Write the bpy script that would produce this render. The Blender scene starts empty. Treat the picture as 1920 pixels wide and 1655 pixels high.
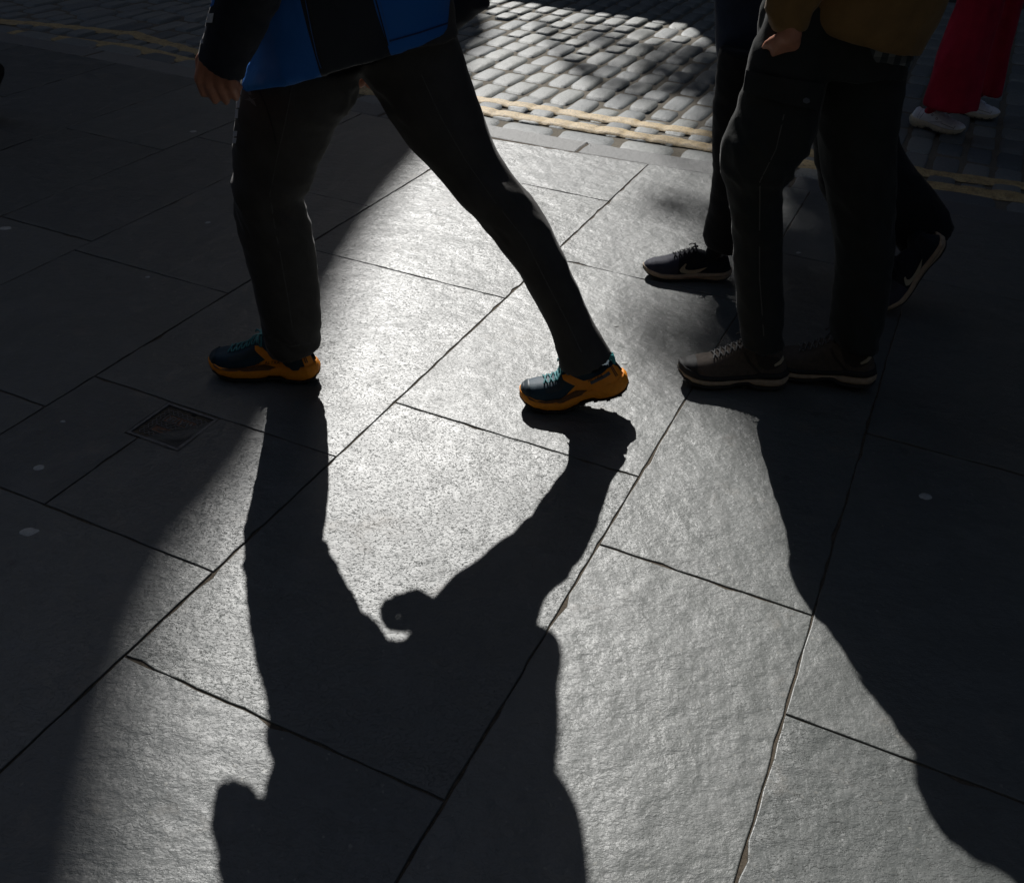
import bpy, bmesh, math, random
from math import radians as rad, sin, cos, pi, atan2, sqrt
from mathutils import Vector, Matrix, noise, geometry
random.seed(7)
S = bpy.context.scene
COL = S.collection

# ------------------------------------------------------------------ camera
W0, H0, FPX, CAMH = 1920.0, 1655.0, 1783.487, 1.45
PITCH, ROLL = 0.62177293, 0.04896875
_f = Vector((0, cos(PITCH), -sin(PITCH)))
_u = Vector((0, sin(PITCH), cos(PITCH)))
_r = Vector((1, 0, 0))
CR = cos(ROLL) * _r + sin(ROLL) * _u
CU = -sin(ROLL) * _r + cos(ROLL) * _u
CF = _f
CPOS = Vector((0, 0, CAMH))
cam_d = bpy.data.cameras.new('camera')
cam = bpy.data.objects.new('camera', cam_d)
COL.objects.link(cam)
cam.matrix_world = Matrix(((CR.x, CU.x, -CF.x, 0), (CR.y, CU.y, -CF.y, 0), (CR.z, CU.z, -CF.z, CAMH), (0, 0, 0, 1)))
cam_d.sensor_fit = 'HORIZONTAL'
cam_d.sensor_width = 36.0
cam_d.lens = FPX / W0 * 36.0
cam_d.clip_start = 0.05
cam_d.clip_end = 2000
S.camera = cam

# ------------------------------------------------------------------ light
SUN_AZ, SUN_EL = 101.0, 39.5        # degrees from +X, counter-clockwise
sun_dir = Vector((cos(rad(SUN_AZ)) * cos(rad(SUN_EL)), sin(rad(SUN_AZ)) * cos(rad(SUN_EL)), sin(rad(SUN_EL))))
w = bpy.data.worlds.new('World')
S.world = w
w.use_nodes = True
wn = w.node_tree.nodes
sky = wn.new('ShaderNodeTexSky')
sky.sky_type = 'NISHITA'
sky.sun_disc = False
sky.sun_elevation = rad(SUN_EL)
sky.sun_rotation = rad(90 - SUN_AZ)
sky.dust_density = 1.6
sky.ozone_density = 0.5
w.node_tree.links.new(sky.outputs[0], wn['Background'].inputs[0])
wn['Background'].inputs[1].default_value = 0.05
sl = bpy.data.lights.new('sun', 'SUN')
sl.energy = 5.0
sl.angle = rad(0.53)
sl.color = (1.0, 0.98, 0.95)
so = bpy.data.objects.new('sun', sl)
COL.objects.link(so)
so.rotation_euler = sun_dir.to_track_quat('Z', 'Y').to_euler()
S.view_settings.view_transform = 'Standard'
S.view_settings.look = 'None'
S.view_settings.gamma = 1
S.view_settings.use_curve_mapping = False
S.view_settings.exposure = 0.0

# ------------------------------------------------------------------ helpers
def ray(px, py):
    return CF + CR * ((px - W0 / 2) / FPX) + CU * (-(py - H0 / 2) / FPX)
def at(px, py, Y):                   # point of the vertical plane y = Y
    d = ray(px, py)
    return CPOS + d * (Y / d.y)
def gnd(px, py, z=0.0):              # point of the horizontal plane at z
    d = ray(px, py)
    return CPOS + d * ((z - CAMH) / d.z)
def project(p):
    d = Vector(p) - CPOS
    k = d.dot(CF)
    if k < 0.05: return None
    return W0 / 2 + FPX * d.dot(CR) / k, H0 / 2 - FPX * d.dot(CU) / k
AZ = 1.16092748                      # the kerb frame: a runs across the street, b along it
AV = Vector((cos(AZ), sin(AZ), 0)); BV = Vector((-sin(AZ), cos(AZ), 0))
def P(a, b, z=0.0): return AV * a + BV * b + Vector((0, 0, z))
def ab(v): return v.dot(AV), v.dot(BV)

def obj(name, me, mat=None, parent=None):
    o = bpy.data.objects.new(name, me)
    COL.objects.link(o)
    if mat is not None and len(me.materials) == 0: me.materials.append(mat)
    if parent is not None: o.parent = parent
    return o
def mesh_of(bm, smooth=False):
    me = bpy.data.meshes.new('m')
    bm.normal_update()
    bm.to_mesh(me); bm.free()
    if smooth: me.polygons.foreach_set('use_smooth', [True] * len(me.polygons))
    return me
def ob(name, bm, mat, parent=None, smooth=False):
    me = mesh_of(bm, smooth); me.name = name
    return obj(name, me, mat, parent)
def pyd(verts, faces, smooth=False):
    me = bpy.data.meshes.new('m')
    me.from_pydata([tuple(v) for v in verts], [], faces)
    me.update()
    if smooth: me.polygons.foreach_set('use_smooth', [True] * len(me.polygons))
    return me
def empty(name, loc=(0, 0, 0)):
    o = bpy.data.objects.new(name, None)
    o.empty_display_size = 0.1
    o.location = loc
    COL.objects.link(o)
    return o
def tag(o, label, cat, group=None):
    o['label'] = label; o['category'] = cat
    if group: o['group'] = group
    return o
def structure(o):
    o['kind'] = 'structure'; return o
def keep(o, parent):                 # parent without moving (parts are modelled in world space)
    o.parent = parent
    o.matrix_parent_inverse = Matrix.Translation(-Vector(parent.location))
    return o
def box(bm, c, sx, sy, sz, ax=None):
    X, Y, Z = ax or (Vector((1, 0, 0)), Vector((0, 1, 0)), Vector((0, 0, 1)))
    vs = []
    for k in (-1, 1):
        for i, j in ((-1, -1), (1, -1), (1, 1), (-1, 1)):
            vs.append(bm.verts.new(Vector(c) + X * (sx / 2 * i) + Y * (sy / 2 * j) + Z * (sz / 2 * k)))
    for f in ((3, 2, 1, 0), (4, 5, 6, 7), (0, 1, 5, 4), (1, 2, 6, 5), (2, 3, 7, 6), (3, 0, 4, 7)):
        bm.faces.new([vs[i] for i in f])
    return vs
def rings_tube(bm, rings, n=24, cap=True, power=1.0):     # rings: (centre, axis1, axis2)
    loops = []
    for c, a1, a2 in rings:
        L = []
        for i in range(n):
            t = 2 * pi * i / n
            ct, st = cos(t), sin(t)
            if power != 1.0:
                ct = math.copysign(abs(ct) ** power, ct); st = math.copysign(abs(st) ** power, st)
            L.append(bm.verts.new(Vector(c) + Vector(a1) * ct + Vector(a2) * st))
        loops.append(L)
    for A, B in zip(loops, loops[1:]):
        for i in range(n):
            bm.faces.new((A[i], A[(i + 1) % n], B[(i + 1) % n], B[i]))
    if cap:
        bm.faces.new(loops[0][::-1]); bm.faces.new(loops[-1])
def chain(bm, pts, rad_, n=12, dome=True):                # round tube with domed ends
    pts = [Vector(p) for p in pts]
    R = rad_ if isinstance(rad_, (list, tuple)) else [rad_] * len(pts)
    rings = []
    prev = None
    fr = []
    for i, p in enumerate(pts):
        t = (pts[min(i + 1, len(pts) - 1)] - pts[max(i - 1, 0)]).normalized()
        if prev is None:
            a = t.orthogonal().normalized()
        else:
            a = (prev - t * prev.dot(t)); a = a.normalized() if a.length > 1e-6 else t.orthogonal().normalized()
        prev = a
        fr.append((p, t, a, t.cross(a)))
    if dome:
        p, t, a, b = fr[0]
        for k in (80, 55, 28):
            rings.append((p - t * R[0] * sin(rad(k)), a * R[0] * cos(rad(k)), b * R[0] * cos(rad(k))))
    for (p, t, a, b), r in zip(fr, R): rings.append((p, a * r, b * r))
    if dome:
        p, t, a, b = fr[-1]
        for k in (28, 55, 80):
            rings.append((p + t * R[-1] * sin(rad(k)), a * R[-1] * cos(rad(k)), b * R[-1] * cos(rad(k))))
    rings_tube(bm, rings, n)
def fuse(bm, voxel, smooth=4):       # weld overlapping closed tubes into one continuous skin
    bmesh.ops.recalc_face_normals(bm, faces=bm.faces)
    me = mesh_of(bm)
    o = bpy.data.objects.new('tmp', me); COL.objects.link(o)
    m = o.modifiers.new('r', 'REMESH'); m.mode = 'VOXEL'; m.voxel_size = voxel
    s = o.modifiers.new('s', 'SMOOTH'); s.iterations = smooth; s.factor = 0.5
    dg = bpy.context.evaluated_depsgraph_get(); dg.update()
    new = bpy.data.meshes.new_from_object(o.evaluated_get(dg))
    bpy.data.objects.remove(o); bpy.data.meshes.remove(me)
    new.polygons.foreach_set('use_smooth', [True] * len(new.polygons))
    return new
def displace(me, fn):
    ns = [v.normal.copy() for v in me.vertices]
    for v, n in zip(me.vertices, ns):
        v.co += n * fn(v.co, n)
    me.update()
def fold(co, seed, f=9.0, zs=2.4, tilt=0.6):              # crumpled cloth: sharp transverse ridges
    q = Vector((co.x * f + seed, co.y * f, co.z * f * zs + co.x * f * tilt))
    a = 1 - abs(noise.noise(q)) * 2.2
    b = 1 - abs(noise.noise(q * 2.1 + Vector((7, 3, 1)))) * 2.2
    return a * 0.65 + b * 0.35
def interp(tab, x):
    if x <= tab[0][0]: return tab[0][1]
    for (x0, y0), (x1, y1) in zip(tab, tab[1:]):
        if x <= x1:
            t = (x - x0) / (x1 - x0)
            t = t * t * (3 - 2 * t) * 0.5 + t * 0.5
            return y0 + (y1 - y0) * t
    return tab[-1][1]
def lin(tab, x):
    if x <= tab[0][0]: return tab[0][1]
    for (x0, y0), (x1, y1) in zip(tab, tab[1:]):
        if x <= x1: return y0 + (y1 - y0) * (x - x0) / (x1 - x0)
    return tab[-1][1]

# ------------------------------------------------------------------ materials
class NT:
    def __init__(s, name):
        s.m = bpy.data.materials.new(name); s.m.use_nodes = True
        s.t = s.m.node_tree; s.b = s.t.nodes['Principled BSDF']
    def n(s, typ, **kw):
        nd = s.t.nodes.new(typ)
        for k, v in kw.items(): setattr(nd, k, v)
        return nd
    def l(s, a, b): s.t.links.new(a, b)
    def math(s, op, a, b=None):
        nd = s.n('ShaderNodeMath', operation=op)
        for i, v in enumerate((a, b)):
            if v is None: continue
            if isinstance(v, (int, float)): nd.inputs[i].default_value = v
            else: s.l(v, nd.inputs[i])
        return nd.outputs[0]
    def noise(s, vec, scale, detail=4, rough=0.55, dist=0.0):
        nd = s.n('ShaderNodeTexNoise')
        nd.inputs['Scale'].default_value = scale; nd.inputs['Detail'].default_value = detail
        nd.inputs['Roughness'].default_value = rough; nd.inputs['Distortion'].default_value = dist
        s.l(vec, nd.inputs['Vector']); return nd.outputs[0]
    def ramp(s, fac, stops):
        nd = s.n('ShaderNodeValToRGB')
        el = nd.color_ramp.elements
        while len(el) < len(stops): el.new(0.5)
        for e, (p, c) in zip(el, stops):
            e.position = p; e.color = (c, c, c, 1) if isinstance(c, (int, float)) else (*c, 1)
        s.l(fac, nd.inputs[0]); return nd.outputs[0]
    def mix(s, fac, a, b, typ='MIX'):
        nd = s.n('ShaderNodeMix', data_type='RGBA', blend_type=typ)
        for i, v in ((0, fac), (6, a), (7, b)):
            if isinstance(v, (int, float)): nd.inputs[i].default_value = v
            elif isinstance(v, tuple): nd.inputs[i].default_value = (*v, 1)
            else: s.l(v, nd.inputs[i])
        return nd.outputs[2]
    def bump(s, h, strength, dist, prev=None):
        nd = s.n('ShaderNodeBump')
        nd.inputs['Strength'].default_value = strength; nd.inputs['Distance'].default_value = dist
        s.l(h, nd.inputs['Height'])
        if prev is not None: s.l(prev, nd.inputs['Normal'])
        return nd.outputs[0]
    def coords(s, rnd=False):
        tc = s.n('ShaderNodeTexCoord')
        v = tc.outputs['Object']
        if rnd:
            oi = s.n('ShaderNodeObjectInfo'); s.rnd = oi.outputs['Random']
            mu = s.math('MULTIPLY', s.rnd, 91.7)
            cx = s.n('ShaderNodeCombineXYZ'); s.l(mu, cx.inputs[0]); s.l(mu, cx.inputs[1]); s.l(mu, cx.inputs[2])
            ad = s.n('ShaderNodeVectorMath', operation='ADD'); s.l(v, ad.inputs[0]); s.l(cx.outputs[0], ad.inputs[1])
            v = ad.outputs[0]
        return v
    def mixv(s, v, amt, scale):
        nd = s.n('ShaderNodeTexNoise'); nd.inputs['Scale'].default_value = scale; s.l(v, nd.inputs['Vector'])
        sc = s.n('ShaderNodeVectorMath', operation='SCALE'); s.l(nd.outputs[1], sc.inputs[0]); sc.inputs['Scale'].default_value = amt
        ad = s.n('ShaderNodeVectorMath', operation='ADD'); s.l(v, ad.inputs[0]); s.l(sc.outputs[0], ad.inputs[1]); return ad.outputs[0]
    def scaled(s, v, sc, rz=0):
        mp = s.n('ShaderNodeMapping'); s.l(v, mp.inputs[0])
        mp.inputs['Scale'].default_value = sc; mp.inputs['Rotation'].default_value = (0, 0, rz)
        return mp.outputs[0]
    def setp(s, **kw):
        for k, v in kw.items():
            i = s.b.inputs[k.replace('_', ' ')]
            if isinstance(v, (int, float)): i.default_value = v
            elif isinstance(v, tuple): i.default_value = (*v, 1)
            else: s.l(v, i)
        return s.m

def simple(name, col, rough=0.6, var=0.25, scale=60, bump=0.15, bd=0.0008, spec=0.5, metal=0.0):
    t = NT(name); v = t.coords()
    n = t.noise(v, scale, 5, 0.6)
    lo = tuple(c * (1 - var) for c in col); hi = tuple(min(1, c * (1 + var)) for c in col)
    c = t.ramp(n, [(0.3, lo), (0.7, hi)])
    nm = t.bump(t.noise(v, scale * 6, 3), bump, bd)
    return t.setp(Base_Color=c, Roughness=rough, Normal=nm, Specular_IOR_Level=spec, Metallic=metal)
def cloth(name, col, rough=0.85, weave=900, sheen=0.0, spec=0.25):
    t = NT(name); v = t.coords()
    n = t.noise(v, 14, 5, 0.6)
    c = t.ramp(n, [(0.3, tuple(x * 0.8 for x in col)), (0.7, tuple(x * 1.15 for x in col))])
    wv = t.n('ShaderNodeTexWave', wave_type='BANDS', bands_direction='DIAGONAL'); wv.inputs['Scale'].default_value = weave / 6
    t.l(v, wv.inputs['Vector'])
    h = t.math('ADD', t.math('MULTIPLY', wv.outputs[1], 0.4), t.noise(v, 420, 3))
    nm = t.bump(t.noise(v, 45, 4, 0.6), 0.35, 0.004)
    nm = t.bump(h, 0.3, 0.0006, nm)
    return t.setp(Base_Color=c, Roughness=rough, Normal=nm, Specular_IOR_Level=spec, Sheen_Weight=0.14, Sheen_Roughness=0.35)

def mat_flag():
    t = NT('riven flagstone'); v = t.coords(True); r = t.rnd
    r2 = t.math('FRACT', t.math('MULTIPLY', r, 7.31))
    r3 = t.math('FRACT', t.math('MULTIPLY', r, 23.7))
    big = t.noise(v, 2.2, 5, 0.6)
    mid = t.noise(v, 11, 5, 0.62)
    fine = t.noise(v, 230, 3, 0.75)
    base = t.ramp(r, [(0.0, (0.060, 0.068, 0.066)), (0.35, (0.100, 0.109, 0.101)), (0.7, (0.122, 0.130, 0.119)), (1.0, (0.078, 0.086, 0.083))])
    c = t.mix(t.math('MULTIPLY', big, 0.55), base, (0.056, 0.062, 0.062))
    c = t.mix(t.ramp(mid, [(0.5, 0.0), (0.75, 0.35)]), c, (0.17, 0.172, 0.165))
    c = t.mix(t.ramp(fine, [(0.35, 0.22), (0.6, 0.0)]), c, (0.05, 0.054, 0.055))
    vs = t.scaled(v, (1.0, 1.9, 1.0), 0.4)
    # cleft terraces of the riven face: a smooth height cut into a few sharp steps
    hn = t.noise(vs, 9.5, 7, 0.62)
    st1 = t.math('MULTIPLY', hn, 17.0)
    fr = t.math('FRACT', st1)
    terr = t.math('ADD', t.math('FLOOR', st1), t.ramp(fr, [(0.80, 0.0), (0.97, 1.0)]))
    amt = t.ramp(r2, [(0.15, 0.25), (0.8, 1.0)])
    edge = t.math('MULTIPLY', t.ramp(fr, [(0.82, 0.0), (0.90, 1.0), (1.0, 0.0)]), t.ramp(t.noise(v, 19, 3, 0.6), [(0.44, 0.0), (0.56, 1.0)]))
    edge = t.math('MULTIPLY', edge, amt)
    c = t.mix(t.math('MULTIPLY', edge, 0.75), c, (0.045, 0.045, 0.038))
    # pale flecks and buff specks on some stones
    vo = t.n('ShaderNodeTexVoronoi', feature='F1'); vo.inputs['Scale'].default_value = 42; vo.inputs['Randomness'].default_value = 1
    t.l(t.mixv(v, 0.012, 60), vo.inputs['Vector'])
    sp = t.ramp(vo.outputs['Distance'], [(0.10, 1.0), (0.17, 0.0)])
    sp = t.math('MULTIPLY', sp, t.ramp(t.noise(v, 17, 2), [(0.52, 0.0), (0.62, 1.0)]))
    sp = t.math('MULTIPLY', sp, t.ramp(r3, [(0.3, 0.05), (0.75, 0.5)]))
    c = t.mix(sp, c, (0.30, 0.29, 0.25))
    stn = t.ramp(t.noise(v, 5.5, 5, 0.7), [(0.60, 0.0), (0.74, 0.4)])
    c = t.mix(stn, c, (0.17, 0.14, 0.10))
    v2 = t.n('ShaderNodeTexVoronoi', feature='F1'); v2.inputs['Scale'].default_value = 7.5; v2.inputs['Randomness'].default_value = 1
    t.l(t.mixv(v, 0.02, 40), v2.inputs['Vector'])
    old = t.math('MULTIPLY', t.ramp(v2.outputs['Distance'], [(0.07, 1.0), (0.12, 0.0)]), t.ramp(t.noise(v, 3.1, 2), [(0.48, 0.0), (0.56, 0.6)]))
    c = t.mix(old, c, (0.045, 0.046, 0.044))
    rough = t.math('ADD', t.math('MULTIPLY', mid, 0.18), t.math('ADD', t.math('MULTIPLY', big, 0.14), 0.255))
    rough = t.math('ADD', rough, t.math('MULTIPLY', fine, 0.12))
    nm = t.bump(t.noise(v, 6.5, 4, 0.55), 0.55, 0.016)
    nm = t.bump(t.noise(v, 22, 4, 0.55), 0.42, 0.0065, nm)
    nm = t.bump(t.math('MULTIPLY', terr, amt), 0.5, 0.0030, nm)
    nm = t.bump(t.noise(vs, 60, 5, 0.7), 0.36, 0.0028, nm)
    nm = t.bump(fine, 0.35, 0.0012, nm)
    return t.setp(Base_Color=c, Roughness=rough, Normal=nm, Specular_IOR_Level=0.9)
def mat_granite(name, lo, hi, scale=260, rough=0.5, bumpd=0.0025):
    t = NT(name); t.coords(True); v = t.n('ShaderNodeNewGeometry').outputs['Position']
    g = t.noise(v, scale, 3, 0.8)
    c = t.ramp(g, [(0.32, lo), (0.55, tuple((a + b) / 2 for a, b in zip(lo, hi))), (0.75, hi)])
    tint = t.ramp(t.rnd, [(0, (0.58, 0.62, 0.66)), (0.5, (1, 1, 1)), (1, (1.2, 1.18, 1.12))])
    c = t.mix(1.0, c, tint, 'MULTIPLY')
    pit = t.ramp(t.noise(v, 42, 5, 0.7), [(0.30, 1.0), (0.37, 0.0)])
    c = t.mix(t.math('MULTIPLY', pit, 0.65), c, (0.035, 0.033, 0.03))
    nm = t.bump(t.noise(v, 30, 5, 0.7), 0.55, 0.007)
    nm = t.bump(t.math('SUBTRACT', g, t.math('MULTIPLY', pit, 0.8)), 0.5, bumpd, nm)
    return t.setp(Base_Color=c, Roughness=rough, Normal=nm, Specular_IOR_Level=0.45)
def mat_paint():
    t = NT('worn yellow road paint'); v = t.coords()
    n = t.noise(v, 26, 6, 0.7)
    c = t.ramp(n, [(0.25, (0.17, 0.115, 0.05)), (0.5, (0.46, 0.33, 0.15)), (0.75, (0.56, 0.41, 0.20))])
    dirt = t.ramp(t.noise(v, 90, 5, 0.75), [(0.38, 1.0), (0.48, 0.0)])
    c = t.mix(t.math('MULTIPLY', dirt, 0.7), c, (0.09, 0.07, 0.045))
    nm = t.bump(t.noise(v, 190, 4, 0.7), 0.7, 0.002)
    nm = t.bump(t.noise(v, 30, 4, 0.6), 0.5, 0.006, nm)
    return t.setp(Base_Color=c, Roughness=0.6, Normal=nm)
def mat_joint(name='gritty joint', lo=(0.075, 0.064, 0.048), hi=(0.26, 0.225, 0.17)):
    t = NT(name); v = t.coords()
    n = t.noise(v, 120, 6, 0.8); n2 = t.noise(v, 3, 4)
    c = t.ramp(n, [(0.3, lo), (0.7, hi)])
    c = t.mix(t.math('MULTIPLY', n2, 0.5), c, lo)
    nm = t.bump(n, 0.9, 0.004)
    return t.setp(Base_Color=c, Roughness=0.95, Normal=nm)
def mat_wall(name, lo, hi):
    t = NT(name); v = t.coords()
    br = t.n('ShaderNodeTexBrick'); br.inputs['Scale'].default_value = 1.0
    br.inputs['Brick Width'].default_value = 0.7; br.inputs['Row Height'].default_value = 0.33; br.inputs['Mortar Size'].default_value = 0.012
    br.inputs['Color1'].default_value = (*lo, 1); br.inputs['Color2'].default_value = (*hi, 1); br.inputs['Mortar'].default_value = (0.06, 0.055, 0.05, 1)
    mp = t.n('ShaderNodeMapping'); mp.inputs['Rotation'].default_value = (rad(90), 0, 0); t.l(v, mp.inputs[0]); t.l(mp.outputs[0], br.inputs['Vector'])
    c = t.mix(t.math('MULTIPLY', t.noise(v, 0.6, 6, 0.65), 0.7), br.outputs[0], tuple(x * 0.5 for x in lo))
    return t.setp(Base_Color=c, Roughness=0.9, Normal=t.bump(t.noise(v, 25, 5), 0.5, 0.01))

M_FLAG = mat_flag()
M_KERB = mat_granite('granite kerb', (0.10, 0.10, 0.095), (0.26, 0.255, 0.24), 300, 0.55)
M_SETT = mat_granite('whinstone sett', (0.11, 0.12, 0.12), (0.24, 0.25, 0.24), 170, 0.56, 0.0022)
M_PAINT = mat_paint()
M_JOINT = mat_joint()
M_MORTAR = mat_joint('slab joint mortar', (0.03, 0.024, 0.018), (0.19, 0.15, 0.105))
M_IRON = simple('cast iron', (0.13, 0.135, 0.14), 0.45, 0.4, 70, 0.4, 0.0012, 0.5, 0.25)
M_RUST = simple('rusty recess', (0.16, 0.085, 0.05), 0.8, 0.4, 120, 0.6, 0.0015)
M_GUM = simple('trodden gum', (0.42, 0.43, 0.41), 0.6, 0.2, 160, 0.4, 0.001)

# ------------------------------------------------------------------ pavement
KERB_OUT = [(-6, 4.62), (-3, 4.50), (-0.4, 4.355), (0.95, 4.262), (2.05, 4.175), (3.2, 4.20), (4.4, 4.235), (5.3, 4.215), (12, 4.10)]
def kerb_out(b): return lin(KERB_OUT, b)
def kerb_in(b): return kerb_out(b) - 0.165
ROAD_Z = -0.020

bm = bmesh.new()
g0 = [P(-4, b, -0.0036) for b in (-9, 13)]
bs = [-9 + 0.5 * i for i in range(45)]
lo = [bm.verts.new(P(-4, b, -0.0036)) for b in bs]; hi = [bm.verts.new(P(kerb_out(b) - 0.02, b, -0.0036)) for b in bs]
for i in range(len(bs) - 1): bm.faces.new((lo[i + 1], lo[i], hi[i], hi[i + 1]))
pavement = structure(ob('pavement', bm, M_MORTAR))

def slab_mesh(poly, zoff=0.0, tilt=(0, 0), thick=0.03, jit=0.0010, bev=0.0016):
    n = len(poly)
    pts = []
    for i in range(n):
        p, q = Vector(poly[i]), Vector(poly[(i + 1) % n])
        k = max(2, int((q - p).length / 0.035))
        d = (q - p).normalized(); nr = Vector((-d.y, d.x))
        for j in range(k):
            t = j / k
            c = p + (q - p) * t
            if j:
                e = random.gauss(0, jit) + 0.0012 * noise.noise(Vector((c.x * 7, c.y * 7, 3.1)))
                if random.random() < 0.035: e += random.uniform(0.003, 0.008)
                c = c + nr * e * (1 if True else 0)
            pts.append(c)
    cen = sum(pts, Vector((0, 0))) / len(pts)
    def zz(c): return zoff + tilt[0] * (c.x - cen.x) + tilt[1] * (c.y - cen.y)
    bmm = bmesh.new()
    def ring(inset, dz):
        L = []
        m = len(pts)
        for i, c in enumerate(pts):
            t = (pts[(i + 1) % m] - pts[i - 1]).normalized(); nr = Vector((-t.y, t.x))
            c2 = c + nr * inset
            L.append(bmm.verts.new(P(c2.x, c2.y, zz(c2) + dz)))
        return L
    A = ring(0, -thick); B = ring(0, -bev); C = ring(bev * 0.45, -bev * 0.3); D = ring(bev * 1.3, 0)
    m = len(pts)
    for U, V in ((A, B), (B, C), (C, D)):
        for i in range(m): bmm.faces.new((U[i], U[(i + 1) % m], V[(i + 1) % m], V[i]))
    top = bmm.faces.new(D)
    bmesh.ops.triangulate(bmm, faces=[top])
    return bmm
J = 0.0023        # half a joint
slabs = []
def slab(a0, a1, b0, b1, cut=None):
    if cut: poly = cut
    else:
        a0f = (lambda b: a0) if a0 != 'k' else kerb_in
        a1f = (lambda b: a1) if a1 != 'k' else (lambda b: kerb_in(b) - 0.003)
        poly = [(a0f(b0) + J, b0 + J), (a1f(b0) - J, b0 + J), (a1f(b1) - J, b1 - J), (a0f(b1) + J, b1 - J)]
    poly = [Vector(p) for p in poly]
    z = random.gauss(0, 0.0006); tl = (random.gauss(0, 0.0010), random.gauss(0, 0.0010))
    b = slab_mesh(poly, z, tl)
    o = ob('paving_slab', b, M_FLAG, pavement)
    slabs.append(o)
    return o
ROWS = [ # b0, b1, joints along a
 (-4.2, -3.45, [-2.4, -1.3, -0.2, 0.9, 2.0, 3.1]),
 (-3.45, -2.75, [-2.0, -1.0, 0.3, 1.4, 2.5, 3.5]),
 (-2.75, -2.05, [-2.4, -1.4, -0.1, 0.8, 1.9, 2.8]),
 (-2.05, -1.38, [-2.0, -0.9, 0.3, 1.3, 2.5, 3.4]),
 (-1.38, -0.70, [-2.2, -1.1, 0.1, 1.0, 2.1, 3.2]),
 (-0.70, -0.026, [-1.9, -0.8, 0.25, 1.30, 2.35, 3.45]),
 (-0.026, 0.46, [-2.1, -1.1, -0.2, 0.62, 1.586, 2.62, 3.42]),
 (0.46, 1.17, [-2.0, -1.1, -0.15, 0.848, 1.870, 2.951]),
 (1.17, 1.972, [-2.2, -1.0, 0.05]),
 (1.972, 2.639, [-2.4, -1.3, -0.2, 0.42, 1.41, 2.165, 3.022]),
 (2.639, 3.081, [-2.1, -0.9, 0.2, 1.3, 2.25, 3.321]),
 (3.081, 3.65, [-2.3, -1.2, -0.1, 0.95, 2.05, 3.11]),
 (3.65, 4.25, [-2.0, -1.0, 0.1, 1.1, 2.0, 2.925]),
 (4.25, 4.95, [-2.4, -1.3, -0.2, 0.9, 1.9, 3.3]),
 (4.95, 5.55, [-1.9, -0.9, 0.2, 1.2, 2.4, 3.2]),
 (5.55, 6.25, [-2.2, -1.0, 0.1, 1.1, 2.1, 3.3]),
 (6.25, 7.0, [-2.2, -1.1, 0.1, 1.2, 2.0, 3.1]),
 (7.0, 7.7, [-2.1, -1.0, 0.2, 1.1, 2.2, 3.3]),
]
for b0, b1, js in ROWS:
    if b0 == 1.17:
        for a0, a1 in zip([-3.2] + js, js): slab(a0, a1, b0, b1)
        slab(js[-1], 1.112, b0, b1)
        # the two half slabs of this course, notched round the iron cover
        c0, c1, d0, d1 = 1.4175, 1.585, 1.5325, 1.7035
        slab(0, 0, 0, 0, [(1.112 + J, 1.17 + J), (1.585 - J, 1.17 + J), (1.585 - J, d0 - J), (c0 - J, d0 - J), (c0 - J, 1.66 - J), (1.112 + J, 1.66 - J)])
        slab(0, 0, 0, 0, [(1.112 + J, 1.66 + J), (c0 - J, 1.66 + J), (c0 - J, d1 + J), (1.585 - J, d1 + J), (1.585 - J, 1.972 - J), (1.112 + J, 1.972 - J)])
        for a0, a1 in ((1.585, 2.581), (2.581, 3.564), (3.564, 'k')): slab(a0, a1, b0, b1)
        continue
    e = [-3.2] + js + ['k']
    for a0, a1 in zip(e, e[1:]): slab(a0, a1, b0, b1)

# kerb stones
kj = [-6.0, -4.9, -3.8, -2.75, -1.65, -0.55, 0.55, 1.512, 2.55, 3.55, 4.5, 5.5, 6.6, 7.7, 8.8, 10]
for b0, b1 in zip(kj, kj[1:]):
    k = slab_mesh([Vector((kerb_in(b0), b0 + 0.005)), Vector((kerb_out(b0), b0 + 0.005)), Vector((kerb_out(b1), b1 - 0.005)), Vector((kerb_in(b1), b1 - 0.005))], random.gauss(-0.001, 0.001), (0, 0), 0.12, 0.0012, 0.007)
    ob('kerb_stone', k, M_KERB, pavement)

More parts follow.
